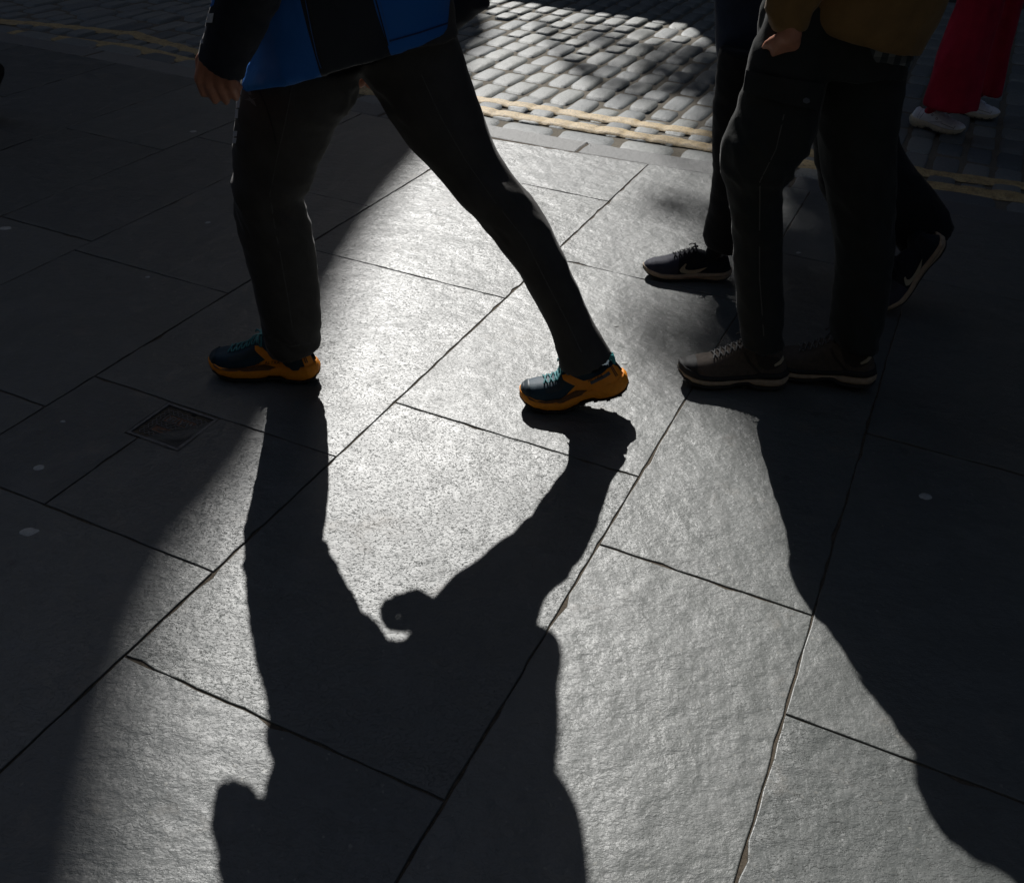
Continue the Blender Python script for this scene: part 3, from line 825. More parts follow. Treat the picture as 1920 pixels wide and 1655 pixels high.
# ------------------------------------------------------------------ shoes
class Shoe:
    """x runs from the heel (0) to the toe (L); y to the wearer's outside; z up."""
    def __init__(s, L, bottom, mid, top, half, wf=1.0, hf=1.0, place=None, mirror=1, bend=None):
        s.L = L; s.bo, s.mi, s.to, s.ha = bottom, mid, top, half
        s.wf, s.hf = wf, hf; s.place = place; s.mirror = mirror; s.bend = bend
    def u(s, x): return min(1, max(0, x / s.L))
    def zb(s, x): return interp(s.bo, s.u(x)) * s.hf
    def zm(s, x): return interp(s.mi, s.u(x)) * s.hf
    def zt(s, x): return interp(s.to, s.u(x)) * s.hf
    def hw(s, x): return interp(s.ha, s.u(x)) * s.wf
    def skew(s, x): return -0.010 * sin(min(1, s.u(x)) * pi) ** 2 - 0.006 * max(0, s.u(x) - .6) / .4
    def sec(s, x, f):                 # half width at height fraction f of the upper
        f = min(1, max(0, f)); st = f ** (1 / 0.85); ct = sqrt(max(0, 1 - st * st))
        return s.hw(x) * ct ** 0.72
    def side(s, x, z, off, sgn):
        zm, zt = s.zm(x), s.zt(x)
        if z < zm:
            f = (z - s.zb(x)) / max(1e-4, zm - s.zb(x))
            y = s.hw(x) + 0.0035 + 0.002 * sin(pi * min(1, max(0, f)))
        else: y = s.sec(x, (z - zm) / max(1e-4, zt - zm))
        return Vector((x, sgn * (y + off) + s.skew(x), z + off * 0.2))
    def tf(s, p):
        p = Vector(p)
        p.x += max(0, 1 - p.x / (.20 * s.L)) * max(0, p.z - .045) * .38
        if s.bend:
            xb, ang = s.bend
            t = min(1, max(0, (xb + 0.03 - p.x) / 0.06)); t = t * t * (3 - 2 * t)
            a = ang * t
            q = Vector((p.x - xb, p.y, p.z - 0.006))
            p = Vector((xb + q.x * cos(a) - 0 * q.z + q.z * sin(a), p.y, 0.006 - q.x * sin(a) + q.z * cos(a)))
        p = Vector((p.x, p.y * s.mirror, p.z))
        return s.place @ p
    def mesh(s, V, F, smooth=True):
        if s.mirror < 0: F = [f[::-1] for f in F]
        return pyd([s.tf(v) for v in V], F, smooth)
    def grid(s, xs, fn, nt):          # loft of cross sections fn(x, t), t in 0..1
        V = []; F = []
        for x in xs:
            for j in range(nt + 1): V.append(fn(x, j / nt))
        for i in range(len(xs) - 1):
            for j in range(nt):
                k = i * (nt + 1) + j
                F.append((k, k + nt + 1, k + nt + 2, k + 1))
        return V, F
    def xs(s, x0=0.0, x1=None, n=36):
        x1 = s.L if x1 is None else x1
        r = []
        for i in range(n + 1):
            t = i / n
            if x0 == 0 and x1 == s.L: t = 0.5 - 0.5 * cos(pi * t)
            r.append(x0 + (x1 - x0) * t)
        return r
    def upper(s, x0=0.0, x1=None, off=0.0, f0=0.0):
        def fn(x, t):
            th = pi * t
            st, ct = sin(th), cos(th)
            zm, zt = s.zm(x) - 0.003, s.zt(x)
            hw = s.hw(x)
            return Vector((x + off * (1 if s.u(x) > .9 else 0), math.copysign(abs(ct) ** 0.72, ct) * (hw + off) + s.skew(x), zm + (zt - zm) * abs(st) ** 0.85 + off))
        return s.grid(s.xs(x0, x1), fn, 26)
    def sole(s, lo, hi, flare, notch=None, n=60):
        V = []; F = []
        xs = s.xs(n=n)
        for x in xs:
            z0, z1 = lo(x), hi(x); w_ = s.hw(x) + flare
            if notch: z0 += notch(x)
            sk = s.skew(x)
            e = 0.14 * (z1 - z0)
            row = [(-w_ * .80, z0), (-w_ - .0005, z0 + e * 1.6), (-w_ - .002, (z0 + z1) / 2), (-w_, z1 - e), (-w_ * .93, z1), (w_ * .93, z1), (w_, z1 - e), (w_ + .002, (z0 + z1) / 2), (w_ + .0005, z0 + e * 1.6), (w_ * .80, z0)]
            xo = 0.003 if x > s.L * .5 else -0.003
            xe = x + xo * (abs(s.u(x) - .5) * 2) ** 6
            V += [Vector((xe, y + sk, z)) for y, z in row]
        m = 10
        for i in range(len(xs) - 1):
            for j in range(m):
                k = i * m
                F.append((k + j, k + (j + 1) % m, k + m + (j + 1) % m, k + m + j))
        F.append(tuple(range(m))[::-1]); F.append(tuple(range((len(xs) - 1) * m, len(xs) * m)))
        F = [f[::-1] for f in F]
        return V, F
    def patch(s, poly, off, sgn, step=0.006):
        pts = [Vector(p) for p in poly]
        dense = []
        for i in range(len(pts)):
            p, q = pts[i], pts[(i + 1) % len(pts)]
            k = max(1, int((q - p).length / step))
            dense += [p + (q - p) * (j / k) for j in range(k)]
        nb = len(dense)
        x0 = min(p.x for p in dense); x1 = max(p.x for p in dense); z0 = min(p.y for p in dense); z1 = max(p.y for p in dense)
        inner = []
        x = x0 + step
        while x < x1:
            z = z0 + step * .5
            while z < z1:
                c = Vector((x, z)); inside = False
                for i in range(nb):
                    a, b = dense[i], dense[(i + 1) % nb]
                    if (a.y > z) != (b.y > z) and x < (b.x - a.x) * (z - a.y) / (b.y - a.y) + a.x: inside = not inside
                if inside and min((c - d).length for d in dense) > step * .45: inner.append(c)
                z += step
            x += step
        res = geometry.delaunay_2d_cdt(dense + inner, [(i, (i + 1) % nb) for i in range(nb)], [], 1, 1e-6)
        V2, F2 = res[0], res[2]
        V = [s.side(p.x, p.y, off, sgn) for p in V2]; F = [tuple(f) for f in F2]
        if sgn > 0: F = [f[::-1] for f in F]
        return V, F
    def text(s, txt, size, x, z, slope, off, sgn, shear=0.25):
        me = text_mesh(txt, size, 0, shear, 0.0)
        V = []
        flip = -1       # outside of the foot reads from toe to heel or back, so that it is never mirrored
        for v in me.vertices:
            dx = v.co.x * (-1 if sgn * s.mirror > 0 else 1)
            V.append(s.side(x + dx, z + v.co.y - dx * slope, off, sgn))
        F = [tuple(p.vertices) for p in me.polygons]
        return V, F
    def laces(s, x0, x1, n, w_, r, gap=0.004):
        bmm = bmesh.new()
        pr = None
        for i in range(n):
            x = x0 + (x1 - x0) * i / (n - 1)
            def pt(f, xx):
                y = f * w_
                zt, zm, hw = s.zt(xx), s.zm(xx), s.hw(xx)
                c = min(.99, abs(y) / hw) ** (1 / .72)
                z = zm + (zt - zm) * (1 - c * c) ** .425
                return Vector((xx, y + s.skew(xx), z + gap))
            d = (x1 - x0) / (n - 1) * 0.7
            for sg in (-1, 1):
                chain(bmm, [s.tf(pt(sg * -1.0, x)) - Vector((0, 0, 0)), s.tf(pt(sg * -.5, x + d * .3)), s.tf(pt(0, x + d * .5) + Vector((0, 0, .0015 * sg))), s.tf(pt(sg * .5, x + d * .75)), s.tf(pt(sg * 1.0, x + d))], r, 6)
        return bmm
    def bow(s, x, r, size=1.0):
        bmm = bmesh.new()
        k = Vector((x, s.skew(x), s.zt(x) + 0.010))
        chain(bmm, [s.tf(k + Vector((-.004, 0, 0))), s.tf(k + Vector((.004, 0, 0)))], r * 2.2, 8)
        for sg in (-1, 1):
            chain(bmm, [s.tf(k + Vector(q) * size) for q in ((0, 0, 0), (.004, sg * .016, .008), (.002, sg * .031, .000), (-.002, sg * .037, -.016), (-.004, sg * .030, -.022), (-.003, sg * .020, -.010), (0, sg * .006, -.001))], r, 6)
            chain(bmm, [s.tf(k + Vector(q) * size) for q in ((0, 0, 0), (.008, sg * .010, .006), (.018, sg * .020, .004), (.026, sg * .030, -.008))], r, 6)
        return bmm

def place(x, y, z, yaw, pitch=0.0, pivot=0.0, roll=0.0):
    """yaw: direction of the toe from +X; pitch > 0 lifts the heel about the point x = pivot."""
    T = Matrix.Translation((x, y, z)) @ Matrix.Rotation(yaw, 4, 'Z')
    return T @ Matrix.Translation((pivot, 0, 0)) @ Matrix.Rotation(pitch, 4, 'Y') @ Matrix.Rotation(roll, 4, 'X') @ Matrix.Translation((-pivot, 0, 0))

TRAIL = dict(L=0.305,
    bottom=[(0, .026), (.05, .012), (.14, .003), (.26, .003), (.34, .009), (.44, .008), (.55, .002), (.75, .002), (.87, .008), (.95, .018), (1, .030)],
    mid=[(0, .060), (.12, .052), (.3, .046), (.5, .040), (.7, .037), (.85, .040), (.95, .046), (1, .050)],
    top=[(0, .100), (.05, .103), (.14, .098), (.24, .094), (.34, .110), (.44, .120), (.52, .117), (.60, .104), (.68, .091), (.76, .082), (.84, .078), (.93, .072), (.98, .064), (1, .053)],
    half=[(0, .010), (.03, .022), (.08, .030), (.2, .035), (.34, .036), (.5, .041), (.65, .046), (.78, .047), (.88, .042), (.95, .031), (.985, .018), (1, .008)])
RUN = dict(L=0.30,
    bottom=[(0, .020), (.06, .008), (.16, .002), (.4, .004), (.55, .001), (.75, .001), (.88, .008), (.95, .016), (1, .028)],
    mid=[(0, .044), (.12, .036), (.35, .030), (.6, .024), (.8, .025), (.92, .032), (1, .040)],
    top=[(0, .088), (.06, .094), (.15, .088), (.25, .086), (.34, .100), (.44, .104), (.54, .094), (.66, .078), (.78, .066), (.88, .061), (.95, .053), (1, .042)],
    half=[(0, .010), (.03, .021), (.08, .029), (.2, .033), (.34, .033), (.5, .038), (.65, .044), (.78, .044), (.88, .038), (.95, .027), (.985, .015), (1, .007)])
BOOT = dict(L=0.31,
    bottom=[(0, .014), (.05, .004), (.15, .001), (.30, .003), (.38, .016), (.46, .014), (.55, .004), (.75, .002), (.87, .008), (.95, .020), (1, .034)],
    mid=[(0, .050), (.12, .042), (.3, .042), (.5, .036), (.7, .034), (.85, .038), (.95, .045), (1, .052)],
    top=[(0, .118), (.05, .124), (.14, .122), (.24, .132), (.34, .150), (.42, .138), (.52, .116), (.62, .096), (.74, .082), (.84, .076), (.93, .068), (.98, .060), (1, .054)],
    half=[(0, .012), (.03, .024), (.08, .033), (.2, .038), (.34, .040), (.5, .044), (.65, .049), (.78, .049), (.88, .043), (.95, .031), (.985, .018), (1, .008)])
CHUNK = dict(L=0.275,
    bottom=[(0, .030), (.05, .010), (.12, .002), (.30, .001), (.36, .012), (.42, .012), (.48, .002), (.75, .002), (.88, .008), (.95, .018), (1, .030)],
    mid=[(0, .056), (.12, .048), (.3, .042), (.5, .034), (.7, .030), (.85, .032), (.95, .038), (1, .044)],
    top=[(0, .092), (.05, .098), (.14, .090), (.24, .088), (.34, .102), (.42, .104), (.52, .094), (.62, .082), (.74, .070), (.84, .064), (.93, .057), (.98, .050), (1, .045)],
    half=[(0, .010), (.03, .021), (.08, .030), (.2, .034), (.34, .034), (.5, .039), (.65, .044), (.78, .045), (.88, .040), (.95, .029), (.985, .016), (1, .007)])

S_NAVY = cloth('navy engineered mesh', (0.012, 0.042, 0.066), 0.6, 1400, 0, 0.4)
S_TOE = simple('dark rubber toe guard', (0.022, 0.038, 0.050), 0.5, 0.2, 60, 0.2)
S_ORANGE = simple('orange foam', (0.95, 0.31, 0.012), 0.55, 0.12, 120, 0.3, 0.0006)
S_ORANGE2 = simple('orange film overlay', (0.92, 0.30, 0.014), 0.5, 0.08, 60, 0.1)
S_BROWN = simple('printed brown fade', (0.13, 0.05, 0.012), 0.6, 0.5, 260, 0.2)
S_RUB = simple('black rubber', (0.012, 0.012, 0.012), 0.7, 0.2, 60, 0.3)
S_TEAL = simple('teal lace', (0.045, 0.24, 0.26), 0.6, 0.3, 400, 0.4, 0.0006)
S_TEALTAB = simple('teal pull tab', (0.05, 0.33, 0.33), 0.5, 0.1, 100, 0.1)
S_INK = simple('dark print', (0.02, 0.018, 0.016), 0.6, 0.1, 50, 0.0)
S_NK = cloth('grey navy knit', (0.040, 0.042, 0.066), 0.7, 1200, 0, 0.3)
S_NKD = cloth('dark navy knit', (0.010, 0.012, 0.020), 0.8, 1200, 0, 0.3)
S_CREAM = simple('cream foam', (0.40, 0.31, 0.22), 0.6, 0.15, 80, 0.2)
S_SWOOSH = simple('cream film', (0.42, 0.36, 0.25), 0.5, 0.1, 200, 0.1)
S_SUEDE = simple('taupe suede', (0.085, 0.068, 0.055), 0.9, 0.25, 80, 0.4)
S_SUEDE2 = simple('dark brown leather', (0.030, 0.024, 0.020), 0.8, 0.25, 80, 0.3)
S_WHITE = simple('white leather', (0.84, 0.87, 0.92), 0.5, 0.06, 60, 0.3, 0.0008)
S_WHITE2 = simple('cool white mesh', (0.72, 0.76, 0.84), 0.7, 0.12, 500, 0.5)
S_IVORY = simple('ivory sole', (0.60, 0.55, 0.42), 0.6, 0.12, 80, 0.2)
S_GREYL = simple('grey stitching', (0.10, 0.11, 0.13), 0.7, 0.1, 60, 0.0)

def sub(name, VF, sh, mat, parent, smooth=True):
    V, F = VF
    o = obj(name, sh.mesh(V, F, smooth), mat); o.parent = parent
    return o
def solid(VF_lo, VF_hi):             # give a patch its thickness: outer skin plus a rim
    return VF_hi
def base_shoe(kind, person, mats, pl, mirror, bend=None, hf=1.0):
    sh = Shoe(kind['L'], kind['bottom'], kind['mid'], kind['top'], kind['half'], 1.0, hf, pl, mirror, bend)
    V, F = sh.upper()
    F2 = list(F)
    o = obj('shoe', sh.mesh(V, [f[::-1] for f in F2]), mats['upper'])
    keep(o, person)
    return sh, o
def lugs(sh, h=0.005, step=0.017):
    V, F = [], []
    x = 0.012
    i = 0
    while x < sh.L - 0.015:
        w_ = sh.hw(x)
        for y in (-.95, -.45, .05, .5):
            yc = (y + .22) * w_ + (0.004 if i % 2 else -0.004)
            z = sh.zb(x)
            k = len(V); sx, sy = 0.0052, w_ * .17
            for dz in (-h, 0.004):
                V += [Vector((x - sx, yc - sy + sh.skew(x), z + dz)), Vector((x + sx, yc - sy + sh.skew(x), z + dz)), Vector((x + sx, yc + sy + sh.skew(x), z + dz)), Vector((x - sx, yc + sy + sh.skew(x), z + dz))]
            for f in ((3, 2, 1, 0), (4, 5, 6, 7), (0, 1, 5, 4), (1, 2, 6, 5), (2, 3, 7, 6), (3, 0, 4, 7)): F.append(tuple(k + q for q in f))
        x += step; i += 1
    return V, F
def trail_shoe(person, pl, mirror, bend, inside):
    sh, o = base_shoe(TRAIL, person, dict(upper=S_NAVY), pl, mirror, bend)
    L = sh.L
    wavy = lambda x: 0.0012 * abs(sin(x * 190)) + (0.004 if .30 < sh.u(x) < .47 else 0)
    sub('midsole', sh.sole(lambda x: sh.zb(x) + .004, lambda x: sh.zm(x) + .002, .0045, wavy), sh, S_ORANGE, o)
    V, F = sh.sole(lambda x: sh.zb(x) - .001, lambda x: sh.zb(x) + .006, .0015)
    V2, F2 = lugs(sh)
    k = len(V); V = V + V2; F = F + [tuple(q + k for q in f) for f in F2]
    sub('outsole', (V, F), sh, S_RUB, o, False)
    V, F = sh.upper(.925 * L, L, .0016); sub('toe_cap', (V, [f[::-1] for f in F]), sh, S_TOE, o)
    for sg in (1, -1):
        zt = sh.zt
        U = lambda u, z: (u * L, z)
        over = [U(.004, .048), U(.004, .088), U(.03, .098), U(.12, .093), U(.22, .083), U(.30, .078), U(.37, .078), U(.43, .092), U(.49, .108), U(.55, .106), U(.545, .096), U(.51, .086), U(.455, .071), U(.50, .063), U(.55, .053), U(.70, .043), U(.80, .037), U(.62, .031), U(.4, .034), U(.2, .040)]
        sub('heel_overlay', sh.patch(over, .0012, sg), sh, S_ORANGE2, o)
        fade = [U(.36, .049), U(.46, .058), U(.60, .049), U(.86, .040), U(.95, .047), U(.93, .041), U(.80, .037), U(.6, .0375), U(.42, .041)]
        sub('side_fade', sh.patch(fade, .0034, sg, .005), sh, S_BROWN, o)
        if (sg > 0) != inside:
            pass
        if inside and sg * mirror > -9:
            win = [U(.085, .058), U(.095, .086), U(.17, .080), U(.30, .066), U(.27, .056), U(.20, .046), U(.15, .048), U(.13, .056)]
            sub('heel_window', sh.patch(win, .0044, sg, .005), sh, S_TOE, o)
        else:
            win = [U(.11, .079), U(.115, .087), U(.32, .072), U(.315, .063)]
            sub('heel_stripe', sh.patch(win, .0024, sg, .004), sh, S_GREYL, o)
        sub('side_lettering', sh.text('ALTRA', .0140, .395 * L if inside else .27 * L, .0625 if inside else .0775, .08, .0032, sg), sh, S_INK, o)
        mk = [U(.545, .053), U(.52, .0555), U(.485, .0645), U(.502, .058), U(.512, .062), U(.525, .0565)]
        if inside: sub('side_emblem', sh.patch(mk, .0030, sg, .004), sh, S_INK, o)
        for q in (.045, .062):
            sub('heel_bar', sh.patch([U(q, .068), U(q + .002, .096), U(q + .011, .096), U(q + .009, .068)], .0026, sg, .005), sh, S_INK, o)
        eye = [U(.54, .082), U(.545, .098), U(.58, .098), U(.66, .086), U(.74, .077), U(.80, .070), U(.78, .062), U(.70, .066), U(.62, .072)]
        sub('eyelet_stay', sh.patch(eye, .0014, sg, .006), sh, S_TOE, o)
    b = sh.laces(.53 * L, .77 * L, 6, .022, .0021); q = mesh_of(b, True); lo_ = obj('laces', q, S_TEAL); lo_.parent = o
    b = sh.bow(.50 * L, .0021, 1.0); q = mesh_of(b, True); lo_ = obj('lace_bow', q, S_TEAL); lo_.parent = o
    # heel pull tab
    bmm = bmesh.new()
    for sg in (-.5, .5):
        chain(bmm, [sh.tf((.012, sg * .012, .090)), sh.tf((.000, sg * .012, .104)), sh.tf((-.008, sg * .012, .120)), sh.tf((.000, sg * .012, .128)), sh.tf((.010, sg * .012, .112))], .0052, 8)
    lo_ = obj('pull_tab', mesh_of(bmm, True), S_TEALTAB); lo_.parent = o
    V, F = sh.upper(.60 * L, .655 * L, .0012)
    return sh, o
SW = [(.285, .055), (.36, .036), (.42, .0285), (.52, .028), (.585, .033), (.605, .042), (.585, .052), (.545, .064), (.528, .062), (.545, .052), (.535, .044), (.50, .041), (.43, .042), (.36, .047)]
def run_shoe(person, pl, mirror, bend, up=None, cream=None, logo=True):
    sh, o = base_shoe(RUN, person, dict(upper=up or S_NKD), pl, mirror, bend)
    L = sh.L
    groove = lambda x: 0.0
    sub('midsole', sh.sole(lambda x: sh.zb(x) + .003, lambda x: sh.zm(x) + .001, .004), sh, cream or S_CREAM, o)
    V, F = sh.sole(lambda x: sh.zb(x) - .001, lambda x: sh.zb(x) + .005, .001)
    sub('outsole', (V, F), sh, S_RUB, o)
    if logo:
        V, F = sh.upper(.62 * L, .995 * L, .0009); sub('toe_box', (V, [f[::-1] for f in F]), sh, S_NK, o)
        for sg in (1, -1):
            sub('side_emblem', sh.patch([(u * L, z) for u, z in SW], .0022, sg, .005), sh, S_SWOOSH, o)
            sub('midsole_groove', sh.patch([(u * L, sh.zm(u * L) - .012 - .001 * k) for u, k in ((.05, 0), (.3, 0), (.55, 0))] + [(u * L, sh.zm(u * L) - .0105) for u in (.55, .3, .05)], .0030, sg, .005), sh, S_SUEDE, o)
    b = sh.laces(.44 * L, .64 * L, 5, .020, .0020); q = obj('laces', mesh_of(b, True), S_NKD); q.parent = o
    b = sh.bow(.43 * L, .0017, .8); q = obj('lace_bow', mesh_of(b, True), S_NKD); q.parent = o
    return sh, o
def boot_shoe(person, pl, mirror, bend):
    sh, o = base_shoe(BOOT, person, dict(upper=S_SUEDE), pl, mirror, bend)
    L = sh.L
    sub('midsole', sh.sole(lambda x: sh.zb(x) + .008, lambda x: sh.zm(x) - .006, .004), sh, S_CREAM, o)
    V, F = sh.sole(lambda x: sh.zm(x) - .0085, lambda x: sh.zm(x) + .007 + (.006 if sh.u(x) < .3 or sh.u(x) > .85 else 0), .0046); sub('rand', (V, F), sh, S_RUB, o)
    V, F = sh.sole(lambda x: sh.zb(x) - .001, lambda x: sh.zb(x) + (.010 if .30 < sh.u(x) < .62 else .011), .0048)
    V2, F2 = lugs(sh, .005, .02); k = len(V); V = V + V2; F = F + [tuple(q + k for q in f) for f in F2]
    sub('outsole', (V, F), sh, S_RUB, o, False)
    V, F = sh.upper(.86 * L, L, .0018); sub('toe_cap', (V, [f[::-1] for f in F]), sh, S_RUB, o)
    U = lambda u, z: (u * L, z)
    for sg in (1, -1):
        sub('side_panel', sh.patch([U(.05, .086), U(.12, .074), U(.22, .066), U(.30, .076), U(.36, .112), U(.33, .120), U(.24, .106), U(.10, .104)], .0016, sg, .006), sh, S_SUEDE2, o)
        sub('side_strap', sh.patch([U(.24, .046), U(.27, .046), U(.42, .090), U(.46, .112), U(.44, .114), U(.39, .092)], .0020, sg, .006), sh, S_SUEDE2, o)
        sub('heel_flash', sh.patch([U(.02, .096), U(.02, .108), U(.10, .094), U(.16, .084), U(.15, .078), U(.08, .086)], .0024, sg, .005), sh, S_SWOOSH, o)
    b = sh.laces(.44 * L, .68 * L, 6, .022, .0022); q = obj('laces', mesh_of(b, True), simple('black and white lace', (0.10, 0.10, 0.10), 0.7, 0.95, 120, 0.2)); q.parent = o
    b = sh.bow(.43 * L, .0020, .9); q = obj('lace_bow', mesh_of(b, True), S_RUB); q.parent = o
    return sh, o
def chunk_shoe(person, pl, mirror, bend=None):
    sh, o = base_shoe(CHUNK, person, dict(upper=S_WHITE), pl, mirror, bend)
    L = sh.L
    notch = lambda x: .010 * max(0, 1 - abs(((x / L * 7.5) % 1) - .5) / .11) if sh.u(x) > .12 else 0
    sub('midsole', sh.sole(lambda x: sh.zb(x) + .001, lambda x: sh.zm(x) + .001, .006, notch, 110), sh, S_IVORY, o)
    V, F = sh.sole(lambda x: sh.zb(x) - .001, lambda x: sh.zb(x) + .004, .001); sub('outsole', (V, F), sh, S_GREYL, o)
    U = lambda u, z: (u * L, z)
    V, F = sh.upper(.52 * L, .80 * L, .0010); sub('toe_mesh', (V, [f[::-1] for f in F]), sh, S_WHITE2, o)
    V, F = sh.upper(.85 * L, L, .0018); sub('toe_cap', (V, [f[::-1] for f in F]), sh, S_WHITE, o)
    for sg in (1, -1):
        sub('side_overlay', sh.patch([U(.14, .056), U(.30, .046), U(.55, .036), U(.82, .034), U(.90, .044), U(.72, .056), U(.58, .066), U(.48, .080), U(.44, .088), U(.36, .080), U(.26, .064)], .0026, sg, .006), sh, S_WHITE, o)
        for ln in ([U(.15, .050), U(.155, .050), U(.17, .090), U(.165, .090)], [U(.20, .048), U(.206, .048), U(.25, .082), U(.244, .082)], [U(.40, .042), U(.40, .0435), U(.62, .058), U(.62, .056)], [U(.60, .050), U(.60, .052), U(.84, .043), U(.84, .041)], [U(.84, .036), U(.848, .036), U(.87, .052), U(.862, .052)]):
            sub('seam_line', sh.patch(ln, .0034, sg, .005), sh, S_GREYL, o)
        for cu in (.40, .50):
            cir = [(cu * L + .0055 * cos(t), (.078 if cu < .45 else .066) + .0055 * sin(t)) for t in [2 * pi * i / 12 for i in range(12)]]
            sub('eyelet', sh.patch(cir, .0040, sg, .004), sh, S_GREYL, o)
            cir = [(cu * L + .0035 * cos(t), (.078 if cu < .45 else .066) + .0035 * sin(t)) for t in [2 * pi * i / 12 for i in range(12)]]
            sub('eyelet_ring', sh.patch(cir, .0048, sg, .004), sh, S_WHITE, o)
    b = sh.laces(.42 * L, .66 * L, 5, .020, .0022); q = obj('laces', mesh_of(b, True), S_WHITE2); q.parent = o
    b = sh.bow(.43 * L, .0016, .7); q = obj('lace_bow', mesh_of(b, True), S_WHITE2); q.parent = o
    return sh, o

# ------------------------------------------------------------------ people
def sock(person, sh, top, mat, r=.033):
    bmm = bmesh.new()
    a = sh.tf((.26 * sh.L, sh.skew(.26 * sh.L), .068)); t = Vector(top)
    chain(bmm, [a, a + (t - a) * .4, t], [r * .70, r * .88, r * 1.05], 16)
    keep(obj('sock', mesh_of(bmm, True), mat), person)
def leg_rings(st, Y0, Y1, dr=0.95, dmin=0.0):
    R = []
    n = len(st)
    for i, (l, r) in enumerate(st):
        Y = Y0 + (Y1 - Y0) * i / (n - 1)
        a, b = at(*l, Y), at(*r, Y)
        h = (b - a) / 2
        d = dr(i / (n - 1)) if callable(dr) else dr
        R.append(((a + b) / 2, h, Vector((0, max(dmin, h.length * d), 0))))
    return R
def dense(R, k=4):                   # smooth resampling of a ring list
    out = []
    n = len(R)
    def cr(p0, p1, p2, p3, t):
        return 0.5 * ((2 * p1) + (p2 - p0) * t + (2 * p0 - 5 * p1 + 4 * p2 - p3) * t * t + (3 * p1 - p0 - 3 * p2 + p3) * t ** 3)
    for i in range(n - 1):
        q = [R[max(0, i - 1)], R[i], R[i + 1], R[min(n - 1, i + 2)]]
        for j in range(k):
            t = j / k
            out.append(tuple(cr(*[Vector(q[m][c]) for m in range(4)], t) for c in range(3)))
    out.append(R[-1])
    return out
def hand(bm, wrist, f, pn, thumb, size=1.0, curl=(35, 80, 60), spread=1.0):
    """f: along the hand, pn: the way the palm faces, thumb: towards the thumb side."""
    wrist = Vector(wrist); f = Vector(f).normalized()
    pn = Vector(pn); pn = (pn - f * pn.dot(f)).normalized()
    s = Vector(thumb); s = (s - f * s.dot(f) - pn * s.dot(pn)).normalized()
    lens = [(.044, .027, .021), (.049, .031, .023), (.046, .029, .022), (.037, .022, .019)]
    offs = [.031, .0105, -.0105, -.030]
    kn = [.086, .090, .086, .078]
    for i in range(4):
        k = wrist + (f * kn[i] + s * offs[i] * spread) * size
        chain(bm, [wrist + s * offs[i] * .55 * size, wrist + (f * kn[i] * .55 + s * offs[i] * .85) * size, k], [.0165 * size, .0150 * size, .0118 * size], 10)
        chain(bm, [wrist + s * offs[i] * .55 * size + pn * .008, wrist + (f * kn[i] * .6 + s * offs[i] * .85 + pn * .009) * size], [.014 * size, .012 * size], 10)
        p = k; a = 0
        pts = [k]; rr = [.0108 * size]
        for j in range(3):
            a += rad(curl[j] * (1 + .06 * (i - 1)))
            p = p + (f * cos(a) + pn * sin(a)) * lens[i][j] * size
            pts.append(p); rr.append((.0098, .0088, .0074)[j] * size)
        chain(bm, pts, rr, 10)
    t0 = wrist + (f * .018 + s * .024 + pn * .006) * size
    t1 = t0 + (f * .038 + s * .024 + pn * .014) * size
    t2 = t1 + (f * .030 + s * .002 + pn * .012) * size
    t3 = t2 + (f * .022 - s * .010 + pn * .012) * size
    chain(bm, [t0, t1, t2, t3], [.0145 * size, .0115 * size, .0105 * size, .0085 * size], 10)
def head(bm, c, d, s=1.0):           # c: centre of the skull, d: way the face looks
    c = Vector(c); d = Vector(d).normalized(); u = Vector((0, 0, 1)); r = d.cross(u).normalized()
    prof = [(-.125, .030, .028, .030), (-.105, .050, .048, .022), (-.075, .064, .060, .012), (-.04, .076, .068, .006), (0, .086, .073, 0), (.04, .092, .076, -.004), (.075, .084, .070, -.006), (.10, .060, .052, -.006), (.115, .030, .028, -.006)]
    rings_tube(bm, [(c + u * z * s + d * o * s, d * a * s, r * b * s) for z, a, b, o in prof], 20)
    chain(bm, [c + d * .078 * s + u * .012 * s, c + d * .100 * s - u * .030 * s], [.010 * s, .014 * s], 8)      # nose
    for g in (-1, 1):
        chain(bm, [c + r * g * .074 * s + u * .020 * s - d * .008, c + r * g * .078 * s - u * .030 * s - d * .004], [.012 * s, .009 * s], 8)   # ears
        chain(bm, [c + d * .074 * s + r * g * .022 * s + u * .030 * s, c + d * .066 * s + r * g * .050 * s + u * .028 * s], .008 * s, 8)      # brow
    chain(bm, [c + d * .082 * s + r * .022 * s - u * .066 * s, c + d * .090 * s - u * .064 * s, c + d * .082 * s - r * .022 * s - u * .066 * s], .0075 * s, 8)  # lips
    chain(bm, [c + d * .072 * s - u * .100 * s, c + d * .074 * s - u * .110 * s], .016 * s, 8)                   # chin
    chain(bm, [c - u * .08 * s - d * .015 * s, c - u * .19 * s - d * .035 * s], [.056 * s, .062 * s], 14)       # neck
def head_parts(root, c, d, s, mat_hair, long=False):
    c = Vector(c); d = Vector(d).normalized(); u = Vector((0, 0, 1)); r = d.cross(u).normalized()
    bm = bmesh.new()
    pr = [(-.06 if not long else -.20, .060, .078, -.035), (-.02, .072, .084, -.030), (.03, .088, .086, -.018), (.08, .088, .080, -.010), (.112, .064, .058, -.008), (.128, .030, .028, -.008)]
    rings_tube(bm, [(c + u * z * s + d * o * s, d * a * s, r * b * s) for z, a, b, o in pr], 20)
    me = fuse(bm, .008, 2); displace(me, lambda p, n: .005 * noise.noise(p * 60))
    keep(obj('hair', me, mat_hair), root)
    for g in (-1, 1):
        bm = bmesh.new(); bmesh.ops.create_uvsphere(bm, u_segments=10, v_segments=8, radius=.0115 * s, matrix=Matrix.Translation(c + d * .077 * s + r * g * .032 * s + u * .012 * s))
        keep(ob('eye', bm, M_EYE, None, True), root)
